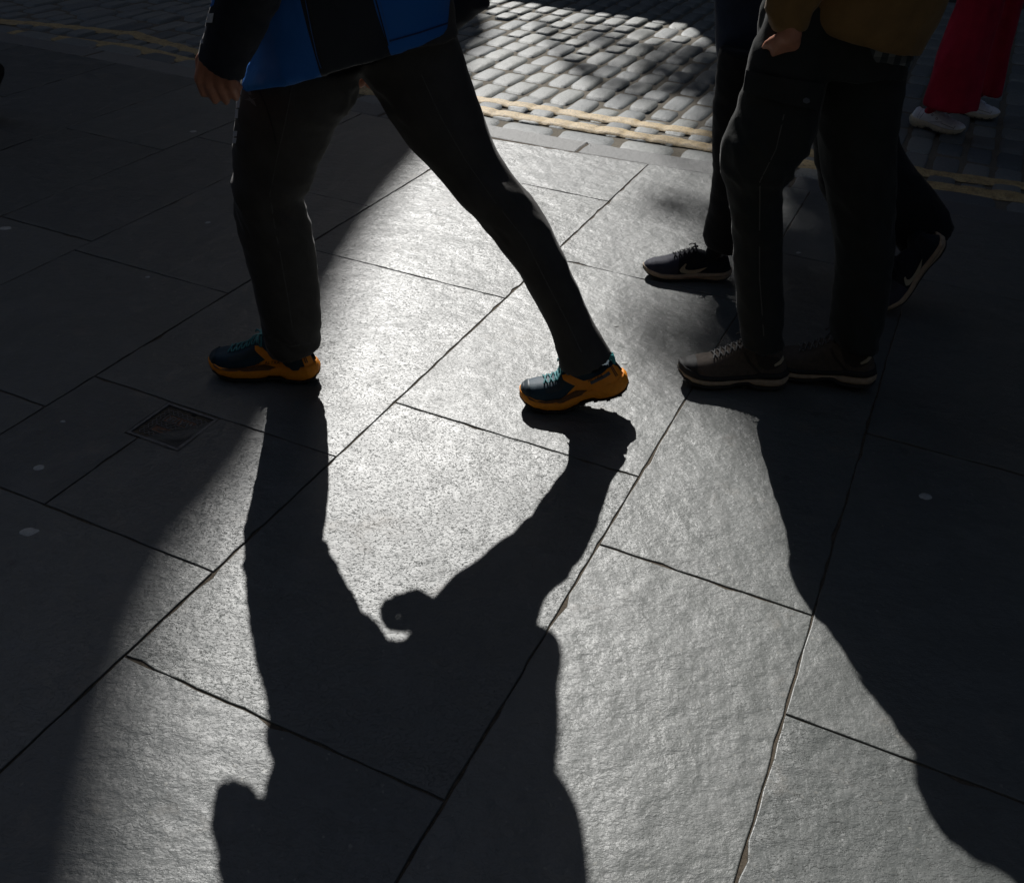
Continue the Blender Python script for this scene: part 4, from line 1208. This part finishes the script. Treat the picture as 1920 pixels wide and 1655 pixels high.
def body_of(root, segs, head_c, look, hands, voxel, skin, hair, s=1.0, long=False):
    bm = bmesh.new()
    for pts, rr in segs: chain(bm, pts, rr, 14)
    for h in hands: hand(bm, **h)
    head(bm, head_c, look, s)
    me = fuse(bm, voxel, 3)
    keep(obj('body', me, skin), root)
    head_parts(root, head_c, look, s, hair, long)
def mid(l, r, Y): return (at(*l, Y) + at(*r, Y)) / 2

# ---- the walker with orange shoes
p1 = empty('person', (-0.15, 2.27, 0))
tag(p1, 'person striding left in blue and black jacket, black trousers and orange trail shoes', 'person', 'people walking along the pavement')
FR = [((447, 178), (664, 198)), ((440, 240), (634, 235)), ((436, 305), (604, 300)), ((437, 350), (582, 350)), ((439, 378), (573, 374)), ((446, 415), (580, 408)), ((457, 458), (587, 452)), ((470, 510), (594, 505)), ((482, 562), (599, 556)), ((492, 612), (601, 606)), ((499, 645), (601, 640)), ((510, 662), (597, 655))]
BK = [((703, 166), (868, 100)), ((723, 204), (887, 160)), ((767, 270), (908, 222)), ((810, 316), (938, 288)), ((854, 370), (978, 345)), ((903, 416), (1012, 396)), ((944, 468), (1038, 440)), ((975, 520), (1063, 492)), ((1003, 565), (1084, 540)), ((1026, 605), (1106, 592)), ((1040, 645), (1131, 636)), ((1047, 690), (1148, 664))]
YF0, YF1, YB0, YB1 = 2.215, 2.275, 2.305, 2.19
bm = bmesh.new()
rf = leg_rings(FR, YF0, YF1, lambda t: .80 if t < .25 else .95)
rings_tube(bm, dense([(mid((450, 120), (690, 110), 2.23), rf[0][1] * 1.0, Vector((0, .12, 0)))] + rf), 28)
rbk = leg_rings(BK, YB0, YB1, lambda t: 1.0)
rings_tube(bm, dense([(mid((640, 95), (862, 62), 2.30), rbk[0][1] * 1.15, Vector((0, .11, 0)))] + rbk), 28)
pel = [((456, 105), (862, 70)), ((457, 95), (862, 66)), ((462, 60), (856, 45)), ((480, 0), (850, -10)), ((520, -60), (840, -70))]
rings_tube(bm, leg_rings(pel, 2.245, 2.26, .48), 32)
me = fuse(bm, .007, 3)
knF, knB = mid(*FR[4], 2.26), mid(*BK[5], 2.25)
def p1w(c, n):
    dk = min((c - knF).length, (c - knB).length, (c - mid((600, 170), (720, 170), 2.25)).length * 1.2)
    hem = max(0, 1 - c.z / .28)
    amp = .0035 + .0125 * math.exp(-(dk / .13) ** 2) + .007 * hem
    return amp * (fold(c, 2.0, 7.5, 1.45, 1.3) - .55)
displace(me, p1w)
trs = keep(obj('trousers', me, C_TROUSER), p1)
# print on the trousers
def decal(name, pts, Y, mat, parent, off=0.0, th=.0012):
    """small flat print sewn on cloth: a thin plate set on the nearest cloth surface along the view plane"""
    bmm = bmesh.new()
    vs = [bmm.verts.new(p) for p in pts]
    bmm.faces.new(vs)
    o = ob(name, bmm, mat); o.parent = parent
    return o
from mathutils.bvhtree import BVHTree
def snap_print(name, polys, parent, mesh_obj, mat, lift=.0016, cuts=3):
    """print polygons given as photograph pixels, laid on the cloth surface they sit on"""
    me = mesh_obj.data
    bvh = BVHTree.FromPolygons([v.co for v in me.vertices], [tuple(p.vertices) for p in me.polygons])
    bmm = bmesh.new()
    for poly in polys:
        vs = [bmm.verts.new((x, y, 0)) for x, y in poly]
        if len(vs) > 2: bmm.faces.new(vs)
    bmesh.ops.triangulate(bmm, faces=bmm.faces)
    bmesh.ops.subdivide_edges(bmm, edges=bmm.edges, cuts=cuts, use_grid_fill=True)
    bad = []
    for v in bmm.verts:
        d = ray(v.co.x, v.co.y).normalized()
        hit = bvh.ray_cast(CPOS, d)
        if hit[0] is None: bad.append(v)
        else: v.co = hit[0] + hit[1] * lift
    bmesh.ops.delete(bmm, geom=bad, context='VERTS')
    o = ob(name, bmm, mat, None, True); o.parent = mesh_obj
    return o
# jacket
M_PAN = mat_panels()
JK = [((457, 158), (846, 52)), ((461, 150), (846, 46)), ((473, 110), (845, 10)), ((480, 60), (850, -35)), ((440, 8), (852, -75))]
jr = []
for l, r in JK:                      # the open jacket swings round towards the camera at its front
    a_, b_ = at(*l, 2.14), at(*r, 2.29)
    h_ = (b_ - a_) / 2
    jr.append(((a_ + b_) / 2, h_, Vector((-.02, .165, -.012))))
top = [(Vector((-.375, 2.25, 1.17)), Vector((.255, .06, .02)), Vector((0, .20, 0))), (Vector((-.38, 2.27, 1.28)), Vector((.225, .03, .0)), Vector((0, .20, 0))), (Vector((-.39, 2.27, 1.40)), Vector((.17, 0, 0)), Vector((0, .205, 0))), (Vector((-.40, 2.27, 1.47)), Vector((.10, 0, 0)), Vector((0, .15, 0))), (Vector((-.41, 2.27, 1.52)), Vector((.06, 0, 0)), Vector((0, .065, 0)))]
bm = bmesh.new(); rings_tube(bm, dense(jr + top, 5), 40, True, .78)
me = fuse(bm, .008, 2)
displace(me, lambda c, n: .006 * (fold(c, 11, 6, .7, .3) - .5) + (.004 if c.z < .9 else 0))
jacket = keep(obj('jacket', me, M_PAN), p1)
# sleeves
sl_l = [((371, 106), (454, 151)), ((375, 92), (463, 128)), ((385, 52), (484, 88)), ((396, 12), (508, 41)), ((408, -30), (538, -8))]
srl = leg_rings(sl_l, 1.965, 1.965, .95)
bm = bmesh.new(); rings_tube(bm, dense(srl + [(Vector((-.485, 1.985, 1.10)), Vector((.10, 0, .03)), Vector((0, .085, 0))), (Vector((-.43, 2.03, 1.26)), Vector((.085, 0, .0)), Vector((0, .08, 0))), (Vector((-.39, 2.10, 1.40)), Vector((.085, 0, 0)), Vector((0, .075, .02)))], 5), 24)
me = fuse(bm, .006, 2); displace(me, lambda c, n: .006 * (fold(c, 31, 11, 1.2, .9) - .5))
sleeve_l = keep(obj('sleeve', me, C_NAVY), p1)
elb = at(872, 5, 2.47); wr = at(733, 82, 2.43)
bm = bmesh.new(); chain(bm, [wr + (elb - wr) * .12, (elb + wr) / 2, elb, Vector((-.24, 2.48, 1.2)), Vector((-.36, 2.44, 1.40))], [.048, .055, .062, .07, .075], 18)
me = fuse(bm, .007, 2); displace(me, lambda c, n: .006 * (fold(c, 37, 11, 1.2, .9) - .5))
sleeve_r = keep(obj('sleeve', me, C_NAVY), p1)
wl = at(414, 78, 1.965)
fl = (at(402, 180, 1.96) - wl)
body_of(p1, [
    ([Vector((-.37, 2.27, 1.08)), Vector((-.37, 2.27, 1.2)), Vector((-.39, 2.27, 1.42))], [.125, .12, .11]),
    ([rf[0][0], rf[4][0], rf[9][0]], [.075, .048, .034]),
    ([rbk[1][0], rbk[5][0], rbk[9][0]], [.07, .046, .032]),
    ([Vector((-.39, 2.10, 1.40)), Vector((-.50, 1.985, 1.10)), srl[3][0], wl], [.05, .042, .036, .027]),
    ([Vector((-.36, 2.44, 1.40)), elb, wr], [.05, .040, .028]),
    ([Vector((-.38, 2.12, 1.40)), Vector((-.38, 2.42, 1.40))], [.06, .06])],
    (-.43, 2.27, 1.66), (-1, -.05, -.12),
    [dict(wrist=wl, f=fl, pn=(.25, 1, .1), thumb=(-1, 0, 0), curl=(40, 105, 65), size=1.0, spread=1.15),
     dict(wrist=wr, f=at(690, 128, 2.41) - wr, pn=(0, -1, 0), thumb=(-1, 0, .2), curl=(30, 70, 60), size=.98)],
    .0045, M_SKIN, M_HAIR)
# shoes
hr = at(598, 700, 2.275)
sh_r, o_r = trail_shoe(p1, place(hr.x, 2.275, 0.004, pi - .02), 1, None, True)
tl_ = gnd(975, 757)
LY = 2.195
tx = at(979, 745, LY).x
sh_l, o_l = trail_shoe(p1, place(tx + .300, LY + .015, 0.004, pi + .06), 1, (.19, rad(18)), False)
sock(p1, sh_r, rf[9][0], C_DARK); sock(p1, sh_l, rbk[9][0], C_DARK)
snap_print('reflective_strip', [[(447, 159), (456, 158), (453, 178), (445, 179)], [(444, 181), (452, 180), (450, 202), (442, 203)], [(441, 205), (448, 205), (447, 222), (440, 222)], [(439, 246), (446, 246), (445, 256), (438, 256)], [(438, 259), (445, 259), (443, 269), (437, 269)]], p1, trs, M_REFL)
snap_print('trouser_emblem', [[(463, 168), (471, 171), (473, 179), (467, 178)], [(460, 184), (473, 186), (484, 183), (473, 188)], [(466, 180), (478, 190), (482, 201), (472, 193)], [(459, 187), (470, 190), (476, 187), (468, 186)]], p1, trs, simple('dim print', (0.10, 0.10, 0.10), .5))
snap_print('reflective_strip', [[(860, 62), (866, 62), (868, 78), (863, 79)], [(864, 90), (870, 90), (872, 93), (866, 93)], [(868, 98), (874, 98), (880, 118), (875, 120)], [(880, 140), (885, 140), (887, 146), (882, 146)]], p1, trs, M_REFL)
snap_print('sleeve_print', [[(387, 27), (402, 25), (399, 43), (387, 43)], [(371, 69), (380, 69), (382, 82), (372, 82)], [(379, 50), (388, 50), (386, 60), (378, 60)]], p1, sleeve_l, M_REFL)
snap_print('sleeve_panel', [[(393, -4), (405, -4), (402, 10), (394, 16), (389, 22)]], p1, sleeve_l, C_BLUE)
# hem band of the jacket
snap_print('hem_band', [[(729, 76), (785, 60), (838, 42), (840, 45), (786, 63), (730, 79)]], p1, jacket, simple('dark blue hem thread', (0.008, 0.03, 0.11), .7))

M_SEAM = simple('seam stitching', (0.016, 0.016, 0.018), .7)
M_SEAM2 = simple('pale seam thread', (0.075, 0.071, 0.067), .7)
def strip(pts, w):
    L = [(x - w, y) for x, y in pts]; R = [(x + w, y) for x, y in pts]
    return [[L[i], R[i], R[i + 1], L[i + 1]] for i in range(len(pts) - 1)]
snap_print('side_seam', strip([(548, 162), (535, 230), (519, 300), (506, 365), (514, 420), (526, 480), (540, 560), (552, 640)], 1.1), p1, trs, M_SEAM2, .0012, 1)
snap_print('side_seam', strip([(790, 140), (826, 220), (872, 300), (925, 375), (985, 450), (1020, 520), (1062, 600), (1090, 660)], 1.1), p1, trs, M_SEAM2, .0012, 1)
snap_print('pocket_zip', strip([(486, 170), (500, 200), (512, 240), (518, 270)], 1.5), p1, trs, M_SEAM, .0016, 1)
snap_print('hem_stitch', [[(503, 630), (545, 648), (592, 640), (592, 642.5), (545, 650.5), (503, 632.5)]], p1, trs, M_SEAM2, .0012, 2)
snap_print('panel_seam', strip([(578, 0), (590, 60), (600, 105), (608, 128)], 1.4) + strip([(704, 0), (716, 45), (727, 86)], 1.4), p1, jacket, M_SEAM, .0016, 1)
snap_print('panel_stitch', strip([(572, 0), (584, 60), (594, 105), (602, 128)], .7) + strip([(711, 0), (723, 45), (733, 82)], .7), p1, jacket, simple('blue thread', (.03, .12, .36), .6), .0014, 1)
# ---- the man in the mustard jacket
p2 = empty('person', (0.75, 2.3, 0))
tag(p2, 'person in mustard jacket, dark cargo trousers and brown hiking boots walking left', 'person', 'people walking along the pavement')
L2 = [((1424, 60), (1560, 75)), ((1402, 110), (1552, 130)), ((1392, 165), (1545, 190)), ((1373, 224), (1534, 245)), ((1353, 280), (1512, 284)), ((1350, 325), (1487, 322)), ((1362, 362), (1468, 360)), ((1374, 430), (1467, 430)), ((1376, 510), (1468, 515)), ((1382, 575), (1470, 580)), ((1386, 620), (1470, 625)), ((1392, 645), (1468, 652))]
R2 = [((1540, 100), (1704, 105)), ((1530, 190), (1692, 185)), ((1533, 260), (1682, 250)), ((1545, 340), (1678, 340)), ((1560, 420), (1675, 425)), ((1566, 495), (1672, 500)), ((1560, 560), (1663, 565)), ((1553, 605), (1654, 612)), ((1560, 635), (1650, 648)), ((1575, 648), (1646, 656))]
bm = bmesh.new()
r2l = leg_rings(L2, 2.34, 2.33, .92); r2r = leg_rings(R2, 2.46, 2.38, .92)
rings_tube(bm, dense([(r2l[0][0] + Vector((.02, 0, .08)), r2l[0][1], r2l[0][2])] + r2l), 28)
rings_tube(bm, dense([(r2r[0][0] + Vector((0, 0, .08)), r2r[0][1], r2r[0][2])] + r2r), 28)
rings_tube(bm, leg_rings([((1415, 120), (1700, 140)), ((1420, 80), (1700, 95)), ((1425, 20), (1710, 25)), ((1450, -40), (1715, -40))], 2.40, 2.40, .70), 32)
me = fuse(bm, .008, 3)
k2 = [mid(*L2[5], 2.33), mid(*R2[4], 2.42)]
def p2w(c, n):
    dk = min((c - q).length for q in k2)
    return (.006 + .011 * math.exp(-(dk / .16) ** 2) + .006 * max(0, 1 - c.z / .3)) * (fold(c, 5, 7.5, 1.35, 1.1) - .55)
displace(me, p2w)
tr2 = keep(obj('trousers', me, C_CARGO), p2)
snap_print('cargo_pocket', [[(1404, 132), (1450, 142), (1502, 152), (1543, 156), (1536, 180), (1528, 206), (1480, 196), (1440, 185), (1398, 170)]], p2, tr2, C_CARGO, .007, 4)
snap_print('pocket_button', [[(1503, 184), (1508, 181), (1514, 184), (1515, 190), (1509, 193), (1503, 190)]], p2, tr2, S_GREYL, .010, 1)
snap_print('side_seam', strip([(1470, 215), (1455, 280), (1425, 340), (1424, 420), (1424, 520), (1432, 630)], 1.2), p2, tr2, M_SEAM2, .0012, 1)
jr = leg_rings([((1482, 30), (1722, 98)), ((1462, 5), (1735, 70)), ((1464, -30), (1765, 10)), ((1472, -80), (1795, -60))], 2.40, 2.40, .98)
bm = bmesh.new()
rings_tube(bm, dense(jr + [(Vector((.81, 2.40, 1.22)), Vector((.265, 0, 0)), Vector((0, .21, 0))), (Vector((.81, 2.40, 1.38)), Vector((.23, 0, 0)), Vector((0, .22, 0))), (Vector((.82, 2.40, 1.47)), Vector((.10, 0, 0)), Vector((0, .15, 0))), (Vector((.81, 2.40, 1.53)), Vector((.06, 0, 0)), Vector((0, .065, 0)))], 5), 40)
me = fuse(bm, .009, 2); displace(me, lambda c, n: .008 * (fold(c, 17, 6, .9, .5) - .5))
jk2 = keep(obj('jacket', me, C_MUST), p2)
bm = bmesh.new(); rings_tube(bm, dense(leg_rings([((1538, 78), (1706, 118)), ((1530, 60), (1708, 95)), ((1520, 20), (1712, 50))], 2.40, 2.40, 1.02), 4), 36)
me = fuse(bm, .008, 1); displace(me, lambda c, n: .004 * (fold(c, 19, 9, .9, .5) - .5))
keep(obj('shirt', me, mat_plaid()), p2)
w2 = at(1482, 64, 2.25)
bm = bmesh.new()
s2r = leg_rings([((1452, 58), (1510, 58)), ((1440, 40), (1520, 45)), ((1438, 5), (1535, 10)), ((1464, -50), (1580, -40))], 2.27, 2.25, .85)
rings_tube(bm, dense(s2r + [(Vector((.82, 2.23, 1.22)), Vector((.085, 0, .03)), Vector((0, .08, 0))), (Vector((.82, 2.20, 1.41)), Vector((.085, 0, 0)), Vector((0, .075, .02)))], 5), 24)
me = fuse(bm, .007, 2); displace(me, lambda c, n: .009 * (fold(c, 41, 10, 1.5, .7) - .5))
keep(obj('sleeve', me, C_MUST), p2)
bm = bmesh.new(); chain(bm, [Vector((.72, 2.61, .95)), Vector((.86, 2.64, 1.08)), Vector((.82, 2.59, 1.40))], [.055, .065, .075], 18)
keep(obj('sleeve', fuse(bm, .008, 2), C_MUST), p2)
body_of(p2, [
    ([Vector((.76, 2.40, 1.12)), Vector((.77, 2.40, 1.2)), Vector((.80, 2.40, 1.42))], [.125, .12, .11]),
    ([r2l[1][0], r2l[5][0], r2l[9][0]], [.07, .046, .032]),
    ([r2r[1][0], r2r[4][0], r2r[7][0]], [.07, .046, .032]),
    ([Vector((.82, 2.20, 1.40)), Vector((.82, 2.23, 1.22)), s2r[2][0], w2], [.05, .034, .026, .026]),
    ([Vector((.82, 2.59, 1.40)), Vector((.86, 2.64, 1.08)), Vector((.72, 2.61, .95))], [.05, .04, .028]),
    ([Vector((.82, 2.22, 1.40)), Vector((.82, 2.57, 1.40))], [.06, .06])],
    (.78, 2.40, 1.67), (-1, 0, -.1),
    [dict(wrist=w2, f=(0, .6, -1), pn=(0, 1, .6), thumb=(-1, 0, 0), curl=(12, 18, 15), size=.80, spread=.8),
     dict(wrist=Vector((.72, 2.61, .95)), f=(-.5, 0, -1), pn=(0, -1, 0), thumb=(-1, 0, 0), curl=(30, 50, 40), size=.98)],
    .006, M_SKIN, M_HAIR)
h2 = at(1472, 716, 2.36)
sb, _ = boot_shoe(p2, place(h2.x, 2.365, 0.006, pi + .02, rad(0), .2), 1, None)
h3 = gnd(1642, 742)
sock(p2, sb, r2l[9][0], C_GREYT)
sb, _ = boot_shoe(p2, place(h3.x - .004, h3.y + .035, 0.006, pi - .22, rad(2), .3), 1, None)

sock(p2, sb, r2r[7][0], C_GREYT)
# ---- the walker behind him
p3 = empty('person', (1.0, 2.95, 0))
tag(p3, 'person in navy coat and black trousers walking left behind the mustard jacket', 'person', 'people walking along the pavement')
L3 = [((1350, 90), (1470, 90)), ((1342, 150), (1455, 150)), ((1336, 210), (1440, 210)), ((1335, 270), (1428, 270)), ((1335, 330), (1420, 330)), ((1331, 380), (1415, 385)), ((1324, 415), (1412, 425)), ((1318, 440), (1408, 452)), ((1325, 462), (1404, 468))]
R3 = [((1505, 130), (1660, 130)), ((1512, 190), (1675, 190)), ((1524, 270), (1684, 255)), ((1532, 330), (1702, 292)), ((1552, 385), (1728, 330)), ((1610, 425), (1752, 358)), ((1668, 450), (1776, 392)), ((1692, 478), (1790, 424))]
bm = bmesh.new()
r3l = leg_rings(L3, 2.92, 3.0, .9); r3r = leg_rings(R3, 3.08, 3.0, .75)
rings_tube(bm, dense(r3l), 24); rings_tube(bm, dense(r3r), 24)
rings_tube(bm, leg_rings([((1352, 110), (1660, 150)), ((1355, 60), (1655, 80)), ((1370, -30), (1640, -30))], 3.0, 3.0, .6), 28)
me = fuse(bm, .009, 3); displace(me, lambda c, n: .006 * (fold(c, 8, 8, 1.8, .6) - .5))
keep(obj('trousers', me, C_DARK), p3)
bm = bmesh.new()
rings_tube(bm, dense(leg_rings([((1386, 165), (1640, 160)), ((1362, 146), (1648, 140)), ((1346, 112), (1652, 100)), ((1342, 50), (1650, 30)), ((1340, -20), (1650, -60))], 3.0, 3.0, .62) + [(Vector((.74, 3.0, 1.15)), Vector((.25, 0, 0)), Vector((0, .20, 0))), (Vector((.73, 3.0, 1.38)), Vector((.20, 0, 0)), Vector((0, .22, 0))), (Vector((.76, 3.0, 1.48)), Vector((.10, 0, 0)), Vector((0, .15, 0))), (Vector((.76, 3.0, 1.54)), Vector((.06, 0, 0)), Vector((0, .065, 0)))], 4), 36)
me = fuse(bm, .010, 2); displace(me, lambda c, n: .007 * (fold(c, 23, 6, .9, .5) - .5))
keep(obj('jacket', me, C_NAVYJ), p3)
for sgn, pts in ((-1, [Vector((.98, 2.80, .95)), Vector((.90, 2.76, 1.12)), Vector((.76, 2.82, 1.40))]), (1, [Vector((.84, 3.26, .90)), Vector((.86, 3.26, 1.12)), Vector((.76, 3.20, 1.40))])):
    bm = bmesh.new(); chain(bm, pts, [.05, .06, .075], 16); keep(obj('sleeve', fuse(bm, .009, 2), C_NAVYJ), p3)
body_of(p3, [
    ([Vector((.76, 3.0, .92)), Vector((.78, 3.0, 1.2)), Vector((.76, 3.0, 1.42))], [.12, .12, .11]),
    ([r3l[1][0], r3l[4][0], r3l[6][0]], [.06, .045, .032]),
    ([r3r[1][0], r3r[4][0], r3r[6][0]], [.07, .046, .032]),
    ([Vector((.76, 2.82, 1.40)), Vector((.90, 2.76, 1.12)), Vector((.98, 2.80, .95))], [.05, .042, .028]),
    ([Vector((.76, 3.20, 1.40)), Vector((.86, 3.26, 1.12)), Vector((.84, 3.26, .90))], [.05, .04, .028]),
    ([Vector((.76, 2.84, 1.40)), Vector((.76, 3.18, 1.40))], [.06, .06])],
    (.73, 3.0, 1.68), (-1, 0, -.1),
    [dict(wrist=Vector((.98, 2.80, .95)), f=(.2, 0, -1), pn=(0, 1, 0), thumb=(-1, 0, 0)), dict(wrist=Vector((.84, 3.26, .90)), f=(-.1, 0, -1), pn=(0, -1, 0), thumb=(-1, 0, 0))],
    .007, M_SKIN, M_HAIR)
t3 = at(1207, 500, 3.06)
sb, _ = run_shoe(p3, place(t3.x + .300, 3.055, 0.002, pi, 0, 0), 1, None); sock(p3, sb, r3l[6][0], C_DARK)
g3 = gnd(1672, 590)
sb, _ = run_shoe(p3, place(g3.x + .262, g3.y + .08, 0.006, pi + .22, rad(52), .285), 1, (.22, rad(10))); sock(p3, sb, r3r[6][0], C_DARK)

# ---- crimson trousers on the road
p4 = empty('person', (2.05, 5.0, ROAD_Z))
tag(p4, 'person in wide crimson trousers and chunky white trainers standing on the setts', 'person')
RZ = ROAD_Z + .004
L4 = [((1800, -40), (1890, -40)), ((1795, 0), (1882, 5)), ((1776, 58), (1863, 60)), ((1757, 106), (1850, 110)), ((1745, 155), (1841, 155)), ((1733, 194), (1832, 200)), ((1736, 201), (1830, 205))]
R4 = [((1865, -40), (1925, -40)), ((1862, 0), (1914, 0)), ((1852, 60), (1899, 60)), ((1842, 115), (1887, 115)), ((1833, 165), (1876, 168)), ((1832, 173), (1874, 176))]
l4r = leg_rings(L4, 4.92, 4.86, .85); r4r = leg_rings(R4, 5.16, 5.16, 1.6)
bm = bmesh.new()
rings_tube(bm, dense([(Vector((2.17, 4.96, .92)), Vector((.12, 0, 0)), Vector((0, .11, 0)))] + l4r), 24)
rings_tube(bm, dense([(Vector((2.27, 5.10, .92)), Vector((.10, 0, 0)), Vector((0, .11, 0)))] + r4r), 24)
rings_tube(bm, [(Vector((2.22, 5.02, z)), Vector((wd, 0, 0)), Vector((0, .15, 0))) for z, wd in ((.80, .16), (.92, .165), (1.05, .14))], 28)
me = fuse(bm, .009, 2)
displace(me, lambda c, n: .010 * (fold(c, 3, 9, .25, .2) - .5))
keep(obj('trousers', me, C_RED), p4)
bm = bmesh.new(); rings_tube(bm, [(Vector((2.22, 5.02, z)), Vector((wd, 0, 0)), Vector((0, dp, 0))) for z, wd, dp in ((.92, .18, .16), (1.05, .175, .17), (1.2, .17, .18), (1.35, .16, .19), (1.43, .10, .14), (1.48, .06, .06))], 30)
keep(obj('jacket', fuse(bm, .01, 3), C_BLACK), p4)
for q in ([Vector((2.30, 4.80, .90)), Vector((2.22, 4.78, 1.10)), Vector((2.22, 4.85, 1.36))], [Vector((2.30, 5.26, .90)), Vector((2.22, 5.27, 1.10)), Vector((2.22, 5.19, 1.36))]):
    bm = bmesh.new(); chain(bm, q, [.045, .055, .065], 16); keep(obj('sleeve', fuse(bm, .009, 2), C_BLACK), p4)
body_of(p4, [
    ([Vector((2.22, 5.02, .92)), Vector((2.22, 5.02, 1.2)), Vector((2.22, 5.02, 1.38))], [.11, .11, .10]),
    ([Vector((2.17, 4.95, .85)), mid(*L4[2], 4.9), l4r[4][0]], [.07, .045, .03]),
    ([Vector((2.27, 5.1, .85)), mid(*R4[2], 5.16), r4r[3][0]], [.06, .03, .026]),
    ([Vector((2.22, 4.85, 1.36)), Vector((2.22, 4.78, 1.10)), Vector((2.30, 4.80, .90))], [.045, .038, .026]),
    ([Vector((2.22, 5.19, 1.36)), Vector((2.22, 5.27, 1.10)), Vector((2.30, 5.26, .90))], [.045, .038, .026]),
    ([Vector((2.22, 4.87, 1.36)), Vector((2.22, 5.17, 1.36))], [.055, .055])],
    (2.25, 5.02, 1.61), (1, -.3, -.1),
    [dict(wrist=Vector((2.30, 4.80, .90)), f=(.3, 0, -1), pn=(0, 1, 0), thumb=(1, 0, 0), size=.9), dict(wrist=Vector((2.30, 5.26, .90)), f=(.3, 0, -1), pn=(0, -1, 0), thumb=(1, 0, 0), size=.9)],
    .008, M_SKIN, M_HAIR, .95, True)
a_, b_ = gnd(1704, 236, RZ), gnd(1797, 258, RZ)
d_ = (b_ - a_); yaw = atan2(d_.y, d_.x)
sb, _ = chunk_shoe(p4, place(a_.x + .005, a_.y + .02, RZ + .001, yaw), -1)
sock(p4, sb, l4r[4][0], C_RED, .03)
a_, b_ = gnd(1776, 212, RZ), gnd(1860, 226, RZ)
sb, _ = chunk_shoe(p4, place(a_.x - .01, a_.y + .03, RZ + .001, yaw + .18), 1)

sock(p4, sb, r4r[4][0], C_RED, .026)
# ---- the heel of a passer-by leaving the picture on the left
p5 = empty('person', (-3.0, 4.4, 0))
tag(p5, 'person in black leaving at the left edge, just a black heel showing', 'person', 'people walking along the pavement')
hx = at(37, 200, 4.4)
bm = bmesh.new()
B0 = Vector((hx.x - .06, 4.4, .16))
hip = Vector((hx.x - .62, 4.4, .88))
rings_tube(bm, dense([(hip + Vector((0, -.08, 0)), Vector((.10, 0, 0)), Vector((0, .095, 0))), (Vector((hx.x - .42, 4.32, .50)), Vector((.075, 0, .03)), Vector((0, .075, 0))), (Vector((hx.x - .20, 4.36, .28)), Vector((.05, 0, .05)), Vector((0, .055, 0))), (Vector((hx.x - .10, 4.38, .19)), Vector((.04, 0, .05)), Vector((0, .055, 0)))]), 20)
rings_tube(bm, dense([(hip + Vector((0, .09, 0)), Vector((.10, 0, 0)), Vector((0, .095, 0))), (Vector((hx.x - .80, 4.5, .48)), Vector((.07, 0, 0)), Vector((0, .07, 0))), (Vector((hx.x - .95, 4.5, .08)), Vector((.055, 0, 0)), Vector((0, .06, 0)))]), 20)
rings_tube(bm, [(hip + Vector((0, 0, z)), Vector((.14, 0, 0)), Vector((0, .17, 0))) for z in (-.02, .08, .16)], 24)
keep(obj('trousers', fuse(bm, .01, 3), C_BLACK), p5)
bm = bmesh.new(); rings_tube(bm, [(hip + Vector((-.02 * i, 0, z)), Vector((wd, 0, 0)), Vector((0, dp, 0))) for i, (z, wd, dp) in enumerate(((-.02, .17, .19), (.25, .16, .19), (.45, .15, .21), (.56, .09, .14), (.61, .06, .06)))], 28)
keep(obj('jacket', fuse(bm, .01, 3), C_BLACK), p5)
for s_ in (-1, 1):
    bm = bmesh.new(); chain(bm, [hip + Vector((-.12 * s_ - .05, .27 * s_, -.02)), hip + Vector((.02, .26 * s_, .24)), hip + Vector((-.05, .20 * s_, .52))], [.045, .055, .07], 16); keep(obj('sleeve', fuse(bm, .009, 2), C_BLACK), p5)
body_of(p5, [([hip, hip + Vector((-.05, 0, .5))], [.12, .11]), ([hip + Vector((0, -.08, -.05)), Vector((hx.x - .42, 4.32, .50)), Vector((hx.x - .09, 4.38, .15))], [.07, .045, .03]), ([hip + Vector((0, .09, -.05)), Vector((hx.x - .80, 4.5, .48)), Vector((hx.x - .95, 4.5, .06))], [.07, .045, .03]),
    ([hip + Vector((-.05, -.2, .5)), hip + Vector((.02, -.26, .24)), hip + Vector((.07, -.27, -.02))], [.05, .04, .027]), ([hip + Vector((-.05, .2, .5)), hip + Vector((.02, .26, .24)), hip + Vector((-.17, .27, -.02))], [.05, .04, .027])],
    hip + Vector((-.10, 0, .78)), (-1, 0, -.05), [dict(wrist=hip + Vector((.07, -.27, -.02)), f=(.1, 0, -1), pn=(0, 1, 0), thumb=(-1, 0, 0)), dict(wrist=hip + Vector((-.17, .27, -.02)), f=(-.3, 0, -1), pn=(0, -1, 0), thumb=(-1, 0, 0))], .009, M_SKIN, M_HAIR)
run_shoe(p5, place(hx.x + .105, 4.38, 0.0, pi, rad(48), .285), 1, (.22, rad(8)), S_RUB, S_RUB, False)
run_shoe(p5, place(hx.x - .90, 4.5, 0.0, pi), 1, None, S_RUB, S_RUB, False)
